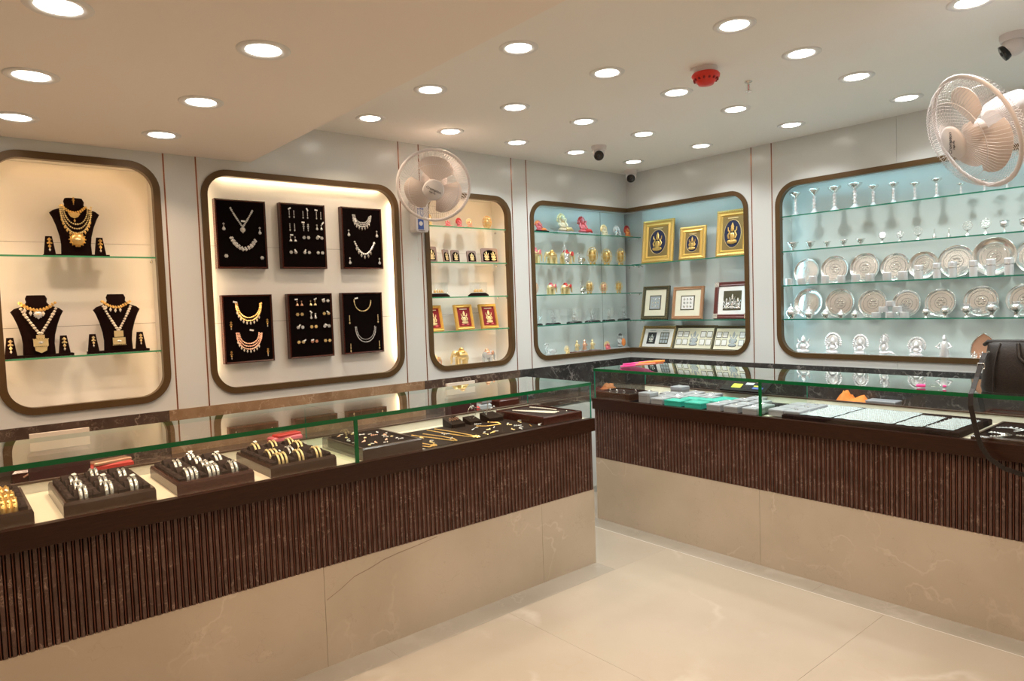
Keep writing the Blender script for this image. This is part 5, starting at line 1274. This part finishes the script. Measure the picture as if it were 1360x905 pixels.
MB().tube([(.026 * math.cos(a), 0, .030 + .034 * math.sin(a)) for a in [-1.2 + i * .42 for i in range(14)]], .0014, 5).build('wire', 'silver', t)
mb = MB()
for dx, dz in ((-.006, .062), (.008, .066), (.0, .055)): mb.gem(dx, -.002, dz, .008)
mb.build('gem', 'stone', t)
t = thing('wire_earring', 'silver Y shaped wire stems rising from the right brown block', 'earring', (-2.20, -.82, MZ + .034))
MB().tube([(.0, 0, 0), (-.03, 0, .035), (-.095, 0, .062), (-.11, 0, .085)], [.0035, .003, .0025, .002], 6).build('stem', 'silver', t)
MB().tube([(.0, 0, 0), (.012, 0, .045), (.014, 0, .088)], [.0035, .003, .002], 6).build('stem', 'silver', t)
mb = MB(); mb.gem(-.11, 0, .088, .006); mb.gem(.014, 0, .092, .006); mb.build('bead', 'stone', t)
t = thing('wire_earring', 'small silver wire earring right of the Y shaped wires', 'earring', (-2.150, -.82, MZ + .034))
MB().tube([(.022 * math.cos(a), 0, .022 + .020 * math.sin(a)) for a in [-.8 + i * .4 for i in range(11)]], .0018, 5).build('wire', 'silver', t)
mb = MB(); mb.gem(.004, -.002, .044, .007); mb.gem(-.012, -.002, .036, .006); mb.build('gem', 'stone', t)
flat_tray(-1.935, -.955, DZ, .290, .40, .046, 'dark red brown tray with a white stranded necklace, right end of the left counter', 'wood', 'tray_velvet')
t = thing('pearl_necklace', 'white many stranded pearl necklace in the dark tray at the right end', 'necklace', (-1.935, -.955, DZ + .0405))
for k in range(5):
    mb = MB(); 
    for x, y in resample([(-.085 + k * .006, .12 - k * .012), (-.06 + k * .009, .02), (-.03 + k * .014, -.09), (.0 + k * .012, -.14 + k * .006)], .0075): mb.gem(x, y, .005, .0045)
    mb.build('strand', 'pearl', t)
mb = MB()
for x, y in resample([(.055, .13), (.075, .04), (.08, -.06)], .008): mb.gem(x, y, .005, .005)
mb.build('strand', 'pearl', t)
o = MB().gem(0, 0, .004, .006).build('ring', 'silver', None); o.location = (-1.845, -1.09, DZ + .0405); tag(o, 'tiny silver ring alone at the front of the dark red tray', 'ring')

# things on the back cabinets
def packet(x, y, z, w_, dd, h, m, label, rz=0.0, m2=None, name='packet', cat='packet'):
    t = thing(name, label, cat, (x, y, z), rz)
    MB().bevbox(-w_ / 2, w_ / 2, -dd / 2, dd / 2, 0, h, h * .35).build('pouch', m, t)
    if m2:
        mb = MB(); mb.T = Matrix.Translation((.01, -.004, h + .0005)) @ Matrix.Rotation(.12, 4, 'Z'); mb.bevbox(-w_ * .42, w_ * .42, -dd * .4, dd * .4, 0, h * .6, h * .2); mb.build('flap', m2, t)
    return t
CZ = .7485
packet(-3.91, -.085, CZ, .20, .09, .022, 'redpack', 'red printed packets lying on the cabinet behind the second bangle tray', .1, 'rose')
packet(-3.045, -.075, CZ, .17, .08, .020, 'pink', 'pink folded pouch on the cabinet behind the fourth bangle tray', .05, 'redpack')
packet(-1.80, -.09, CZ, .17, .08, .025, 'redpack', 'red box on the cabinet behind the gold chains', .1)
packet(-1.66, -.085, CZ, .10, .07, .038, 'bluegrey', 'blue grey pouch right of the red box on the cabinet', -.1, 'grey_card')
t = thing('storage_tray', 'dark red tray standing on the cabinet behind the leftmost trays', 'tray', (-4.14, -.08, CZ)); MB().bevbox(-.14, .14, -.05, .05, 0, .05, .01).build('box', 'wood', t); MB().tube([(-.10, -.05, .02), (-.06, -.06, .045), (.0, -.06, .05)], .004, 6).build('handle', 'rose', t)
t = thing('storage_tray', 'dark red box on the cabinet right of the blue grey pouch', 'tray', (-1.46, -.08, CZ)); MB().bevbox(-.09, .09, -.05, .05, 0, .045, .01).build('box', 'wood', t)
def cloth(pts, t, m, name='cloth'):
    pass
def crumple(x, y, z, L, wd, h, m, label, name, cat, rz=0, seed=1, peaks=((.25, 1.0), (.7, .55))):
    rnd = random.Random(seed); nx, ny = 15, 9; vs = []; fs = []
    t = thing(name, label, cat, (x, y, z), rz)
    for i in range(nx):
        for j in range(ny):
            u, v = i / (nx - 1), j / (ny - 1); e = min(1, 4 * min(u, 1 - u)) ** .5 * min(1, 3 * min(v, 1 - v)) ** .5
            hh = max(p[1] * math.exp(-((u - p[0]) / .16) ** 2) for p in peaks)
            zz = h * e * (.25 + .75 * hh) * (1 + .25 * rnd.uniform(-1, 1)) if e > 0 else 0
            wv = 1 - .35 * abs(2 * u - 1) ** 2
            vs.append(((u - .5) * L, (v - .5) * wd * wv + .006 * rnd.uniform(-1, 1), max(.0008, zz)))
    for i in range(nx - 1):
        for j in range(ny - 1): fs.append((i * ny + j, (i + 1) * ny + j, (i + 1) * ny + j + 1, i * ny + j + 1))
    MB().add(vs, fs, True).build('folds', m, t); return t
crumple(-.075, -1.875, CZ, .23, .12, .088, 'orange', 'bright orange cloth crumpled on the right back cabinet', 'orange_cloth', 'cloth', PI / 2 + PI, 5, ((.28, 1.0), (.75, .5)))
t = thing('gift_box', 'pale grey flat box beside the orange cloth on the cabinet', 'box', (-.085, -2.06, CZ), -PI / 2)
MB().bevbox(-.085, .085, -.05, .05, 0, .030, .002).build('tray', 'grey_card', t); MB().bevbox(-.087, .087, -.052, .052, .0305, .040, .003).build('lid', 'grey_lid', t)
mb = MB(); mb.T = Matrix.Translation((.045, -.0505, .016)) @ Matrix.Rotation(PI / 2, 4, 'X'); mb.box(-.018, .006, -.003, .003, 0, .0004); mb.box(.009, .018, -.002, .002, 0, .0004); mb.build('print_line', 'ink', t)
crumple(-.36, -.06, CZ, .15, .07, .045, mat('ochre_cloth', (.50, .17, .05), .7), 'brown orange cloth seen through the left end of the right counter', 'orange_cloth', 'cloth', 0, 9, ((.4, 1.0), (.75, .8)))
flat_tray(-.11, -2.72, CZ, .22, .14, .035, 'dark wooden tray behind the handbag strap on the cabinet', 'wood', 'tray_velvet', -PI / 2)
t = thing('black_folder', 'flat black folder lying on the cabinet behind the grey boxes', 'folder', (-.12, -1.16, CZ), -PI / 2); MB().bevbox(-.17, .17, -.07, .07, 0, .012, .004).build('cover', 'black', t)

# ------------------------------------------------------------------ right counter contents (front faces -x)
flat_tray(-1.005, -.785, DZ, .235, .290, .044, 'brown wooden ring tray at the left end of the right counter', 'wood2', 'tray_velvet', -PI / 2 + PI / 2)
for k, (x, y) in enumerate([(-1.07, -.72), (-1.07, -.78), (-1.07, -.84), (-1.0, -.88)]):
    t = thing('ring', 'silver ring standing in the brown ring tray, %s from the left' % ordn[k], 'ring', (x, y, DZ + .036), -PI / 2, 'rings in the brown ring tray')
    MB().tube([(.009 * math.cos(2 * PI * i / 14), 0, .009 + .009 * math.sin(2 * PI * i / 14)) for i in range(14)], .0018, 5, True).build('band', 'silver', t)
    mb = MB(); mb.gem(0, 0, .021, .006)
    for s in (-1, 1): mb.gem(s * .005, 0, .004, .003, .003, .006)
    mb.build('stone', 'stone', t)
t = thing('display_mat', 'black mat under the grey and teal boxes in the right counter', 'mat', (-.92, -1.40, DZ)); MB().bevbox(-.235, .235, -.455, .455, 0, .006, .002).build('sheet', 'velvet_b', t)
bxg = 'small jewellery boxes on the black mat'
def sbox(x, y, w_, dd, h, m, ml, label, silver=True, z=DZ + .0065):
    t = thing('jewellery_box', label, 'box', (x, y, z), -PI / 2, bxg)
    MB().bevbox(-w_ / 2, w_ / 2, -dd / 2, dd / 2, 0, h * .66, .001).build('base', m, t)
    MB().bevbox(-w_ / 2 - .001, w_ / 2 + .001, -dd / 2 - .001, dd / 2 + .001, h * .68, h, .003).build('lid', ml, t)
    if silver:
        mb = MB(); mb.gem(-.008, .004, h + .004, .007, .007, .005); mb.gem(.010, -.004, h + .005, .006, .006, .006); mb.build('silver_charm', 'silver', t)
for k, (x, y, m, h, d_) in enumerate([
    (-1.105, -1.070, 'g', .062, 'tall grey jewellery box at the front left, beside the ring tray'), (-1.11, -1.170, 'g', .036, 'low grey jewellery box right of the tall grey one'),
    (-1.115, -1.290, 't', .034, 'teal jewellery box, front left one of the teal boxes'), (-1.115, -1.435, 't', .034, 'teal jewellery box, front right one of the teal boxes'),
    (-1.12, -1.575, 'g', .036, 'grey jewellery box just right of the teal boxes, front row'), (-1.12, -1.685, 'g', .036, 'grey jewellery box, second right of the teal boxes, front row'), (-1.12, -1.800, 'g', .036, 'grey jewellery box left of the glass divider, front row'),
    (-1.00, -1.115, 'g', .036, 'grey jewellery box in the second row behind the tall one'), (-1.00, -1.215, 'g', .036, 'grey jewellery box in the second row, left behind the teal boxes'),
    (-1.00, -1.330, 't', .034, 'teal jewellery box in the second row, left one'), (-.99, -1.455, 't', .034, 'teal jewellery box in the second row, right one'),
    (-1.01, -1.575, 'g', .036, 'grey jewellery box in the second row right of the teal ones'), (-1.01, -1.685, 'g', .036, 'grey jewellery box in the second row, towards the divider'), (-1.01, -1.795, 'g', .036, 'grey jewellery box in the second row at the divider'),
    (-.89, -1.065, 'g', .036, 'grey jewellery box in the third row, left end'), (-.89, -1.165, 'g', .036, 'grey jewellery box in the third row, second'), (-.89, -1.270, 'g', .036, 'grey jewellery box in the third row, third'), (-.89, -1.375, 'g', .036, 'grey jewellery box in the third row, middle'),
    (-.89, -1.490, 't', .034, 'teal jewellery box in the third row'), (-.89, -1.60, 'g', .036, 'grey jewellery box in the third row behind the charms'), (-.89, -1.71, 'g', .036, 'grey jewellery box in the third row near the divider'),
    (-.78, -1.070, 'g', .066, 'tall grey jewellery box in the rear row'), (-.78, -1.190, 'g', .036, 'grey jewellery box in the rear row right of the tall one'), (-.78, -1.320, 'g', .036, 'grey jewellery box in the rear row, middle'), (-.78, -1.62, 'g', .036, 'grey jewellery box in the rear row under the black card')]):
    sbox(x, y, .085 if m == 'g' else .115, .088, h, 'grey_card' if m == 'g' else 'teal', 'grey_lid' if m == 'g' else 'teal', d_, m == 'g')
for k in range(3):
    for j in range(2):
        sbox(-1.08 + .11 * k, -1.93 - .09 * j, .082, .088, .036, 'grey_card', 'grey_lid', 'pale grey jewellery box just right of the glass divider, %s row, %s' % (['front', 'middle', 'rear'][k], ['left', 'right'][j]), j == 1)
t = thing('price_card', 'black tilted card with yellow and blue prints at the back of the right counter', 'card', (-.70, -1.47, DZ + .060), -PI / 2)
t.rotation_euler = (-1.12, 0, -PI / 2)
MB().box(-.155, .155, -.003, .003, 0, .125).build('board', 'black', t)
MB().box(-.090, -.025, -.0040, -.0032, .030, .075).build('yellow_print', 'yellow', t)
MB().box(.055, .125, -.0040, -.0032, .028, .048).build('blue_print', 'blue', t)
MB().box(.055, .085, -.0040, -.0032, .052, .066).build('yellow_print', 'yellow', t)
MB().box(-.01, .045, -.0040, -.0032, .070, .095).build('grey_print', 'bluegrey', t)
MB().box(-.15, .15, .0032, .006, .0, .02).build('foot', 'black', t)

t = thing('display_mat', 'black velvet board under the silvery sheets in the right counter', 'mat', (-.93, -2.385, DZ)); MB().bevbox(-.225, .225, -.405, .405, 0, .026, .004).build('sheet', 'velvet', t)
def sheet(x0, x1, y0, y1, label, lines, rz=0.0):
    t = thing('silver_sheet', label, 'jewellery sheet', ((x0 + x1) / 2, (y0 + y1) / 2, DZ + .0265), rz, 'silvery sheets of chains on the black board')
    a, b = (x1 - x0) / 2, (y1 - y0) / 2
    vs = []; fs = []; nx, ny = 13, 13; rnd = random.Random(int(abs(y0) * 1000))
    for i in range(nx):
        for j in range(ny): vs.append((-a + 2 * a * i / (nx - 1), -b + 2 * b * j / (ny - 1), .003 + .0015 * rnd.uniform(-1, 1)))
    for i in range(nx - 1):
        for j in range(ny - 1): fs.append((i * ny + j, (i + 1) * ny + j, (i + 1) * ny + j + 1, i * ny + j + 1))
    MB().add(vs, fs, True).build('pad', 'cloth_white', t)
    for k in range(lines):
        x = -a + 2 * a * (k + .5) / lines; mb = MB()
        for _, y in resample([(0, -b * .94), (0, b * .94)], .009): mb.gem(x + .003 * rnd.uniform(-1, 1), y, .006, .0035)
        mb.build('chain_row', 'stone', t)
sheet(-1.12, -.74, -2.22, -1.975 + .0, 'silvery sheet of chains just right of the grey boxes', 9)
sheet(-1.12, -.74, -2.505, -2.232, 'widest silvery sheet of chains in the middle of the black board', 9)
sheet(-1.12, -.80, -2.630, -2.520, 'narrow silvery sheet, third on the black board', 7)
sheet(-1.12, -.80, -2.765, -2.650, 'narrow silvery sheet at the right end of the black board', 7, -.05)
flat_tray(-.93, -3.06, DZ, .44, .46, .022, 'dark tray with silver necklaces below the handbag', 'wood2', 'velvet')
for k, (x, y, rz, lab) in enumerate([(-1.08, -2.885, .3, 'front left'), (-.93, -2.90, 1.0, 'rear left'), (-1.00, -2.985, -.3, 'middle'), (-1.10, -3.08, .2, 'front right, cut by the photo edge')]):
    nk = necklace('silver cluster necklace in the tray below the handbag, %s' % lab, 'silver necklaces in the dark tray', (x, y, DZ + .018), 0, 'u', .10, .05, 'stone', .007, 2, None, 'silver', (.02, 0, .5) if k == 0 else None)
    nk.rotation_euler = (-PI / 2, 0, rz)
# on top of the right counter
GT = 1.0105
t = thing('cloth_pouch_stack', 'pink and orange folded pouches on the left end of the right counter glass', 'pouch', (-1.00, -.945, GT), -PI / 2 - .2)
crv = []
def leaf(w0, l0, dx, dz, m, nm, rz):
    nx = 9; vs = []; fs = []
    for i in range(nx):
        u = i / (nx - 1)
        for j, s in enumerate((-1, 1)):
            ww = w0 * (.55 + .45 * math.sin(PI * min(1, u * 1.1)))
            vs.append(((u - .5) * l0 + dx, s * ww / 2, dz + .008 * math.sin(u * 3.1) * (1 if s > 0 else .6) + .022 * u * u))
    top = [(x, y, z + .012) for x, y, z in vs]; n = len(vs)
    for i in range(nx - 1):
        a = 2 * i; fs += [(a, a + 2, a + 3, a + 1), (n + a, n + a + 1, n + a + 3, n + a + 2), (a, n + a, n + a + 2, a + 2), (a + 1, a + 3, n + a + 3, n + a + 1)]
    fs += [(0, 1, n + 1, n), (2 * nx - 2, n + 2 * nx - 2, n + 2 * nx - 1, 2 * nx - 1)]
    mb = MB(); mb.T = Matrix.Rotation(rz, 4, 'Z'); mb.add(vs + top, fs, True); mb.build(nm, m, t)
leaf(.20, .19, -.055, .001, 'fuchsia', 'pink_pouch', .12); leaf(.19, .18, -.045, .014, 'fuchsia', 'pink_pouch', .05); leaf(.14, .24, .045, .014, 'salmon', 'salmon_pouch', -.05); leaf(.12, .22, .065, .026, 'orange', 'orange_pouch', .0)
t = thing('marker_pen', 'bright pink marker lying on the right counter glass', 'pen', (-1.09, -2.655, GT), -PI / 2 + .35)
mb = MB(); mb.T = Matrix.Translation((0, 0, .010)) @ Matrix.Rotation(PI / 2, 4, 'Y')
mb.lathe([(.002, -.055), (.007, -.050), (.008, -.040), (.0075, -.018)], 12); mb.build('cap', 'fuchsia', t)
mb = MB(); mb.T = Matrix.Translation((0, 0, .010)) @ Matrix.Rotation(PI / 2, 4, 'Y'); mb.lathe([(.007, -.012), (.007, .048)], 12); mb.build('barrel', 'glass', t)
mb = MB(); mb.T = Matrix.Translation((0, 0, .010)) @ Matrix.Rotation(PI / 2, 4, 'Y'); mb.lathe([(.005, .048), (.005, .058), (.003, .062)], 12); mb.build('end_plug', 'fuchsia', t)

# ------------------------------------------------------------------ handbag
t = thing('handbag', 'dark brown leather handbag with a long strap standing on the right counter glass', 'handbag', (-1.02, -3.05, GT), -PI / 2)
# local: x along the counter (to the right in the photo), -y towards the customer
L2, D2, HB = .205, .085, .212
vs = []; fs = []; secs = [(0, 1.0, 1.0), (.02, 1.02, 1.05), (.08, .99, 1.0), (.15, .94, .82), (.19, .92, .66), (.205, .93, .52), (HB, .90, .38)]
n = 24
for z, sx, sy in secs:
    for i in range(n):
        a = 2 * PI * i / n; c, s = math.cos(a), math.sin(a); e = .42
        vs.append((L2 * sx * math.copysign(abs(c) ** e, c), D2 * sy * math.copysign(abs(s) ** e, s), z))
for k in range(len(secs) - 1):
    for i in range(n): j = (i + 1) % n; fs.append((k * n + i, k * n + j, (k + 1) * n + j, (k + 1) * n + i))
mb = MB(); mb.add(vs, fs, True); mb.add(vs[:n], [tuple(reversed(range(n)))]); mb.add(vs[-n:], [tuple(range(n))]); mb.build('body', 'leather', t)
MB().tube([(-L2 * .99, -.01, .196), (-L2 * .92, -.02, .207), (0, -.024, .213), (L2, -.02, .208)], [.008, .012, .010, .009, .009], 8).build('top_piping', 'leather', t)
MB().tube([(-L2 * .72, -.095, .004), (-L2 * .72, -.088, .10), (-L2 * .69, -.066, .17), (-L2 * .66, -.045, .205)], .0035, 6).build('side_seam', 'leather', t)
MB().tube([(-L2 * .35, -.050, .205), (-L2 * .30, -.078, .150), (-L2 * .14, -.092, .118), (L2 * .25, -.095, .112), (L2 * .55, -.088, .14), (L2 * .6, -.05, .205)], .0075, 8).build('handle', 'leather', t)
MB().box(-L2 * .2, L2 * .85, -.077, -.071, .158, .166).build('zip_line', 'black', t)
bk = Vector((-L2 * .93, -.100, .112))
mb = MB()
for dz in (-.011, .011): mb.tube([(bk.x - .013, bk.y, bk.z + dz), (bk.x + .013, bk.y, bk.z + dz)], .0022, 6)
for dx in (-.013, .013): mb.tube([(bk.x + dx, bk.y, bk.z - .011), (bk.x + dx, bk.y, bk.z + .011)], .0022, 6)
mb.build('buckle', 'chrome', t)
MB().tube([(-L2 * .88, -.060, .160), (-L2 * .84, -.066, .171)], .005, 8).build('strap_ring', 'chrome', t)
sp = [(-L2 * .90, -.066, .165), (-L2 * .92, -.086, .140), (-L2 * .94, -.100, .112), (-L2 * .97, -.125, .065), (-L2 * .98, -.165, .020), (-L2 * .97, -.200, .003), (-L2 * .955, -.212, -.045), (-L2 * .90, -.213, -.105), (-L2 * .84, -.213, -.165), (-L2 * .76, -.213, -.215),
      (-L2 * .62, -.213, -.258), (-L2 * .38, -.213, -.290), (-L2 * .1, -.213, -.303), (L2 * .25, -.213, -.300), (L2 * .6, -.213, -.26), (L2 * .85, -.213, -.17), (L2 * .98, -.213, -.05), (L2 * .99, -.19, .003), (L2 * .97, -.09, .10), (L2 * .9, -.06, .17)]
P = [Vector(p) for p in sp]; vs = []; fs = []
for i, p in enumerate(P):
    a = P[max(0, i - 1)]; b = P[min(len(P) - 1, i + 1)]; tdir = (b - a).normalized(); nrm = Vector((0, -1, 0)) if i > 4 and i < 17 else Vector((0, -.5, .87)) ; sd = tdir.cross(nrm).normalized()
    nn = sd.cross(tdir).normalized()
    for u, v in ((-.0095, -.0015), (.0095, -.0015), (.0095, .0015), (-.0095, .0015)): vs.append(tuple(p + sd * u + nn * v))
for i in range(len(P) - 1):
    for k in range(4): l = (k + 1) % 4; fs.append((4 * i + k, 4 * i + l, 4 * i + 4 + l, 4 * i + 4 + k))
MB().add(vs, fs).build('strap', 'leather', t)
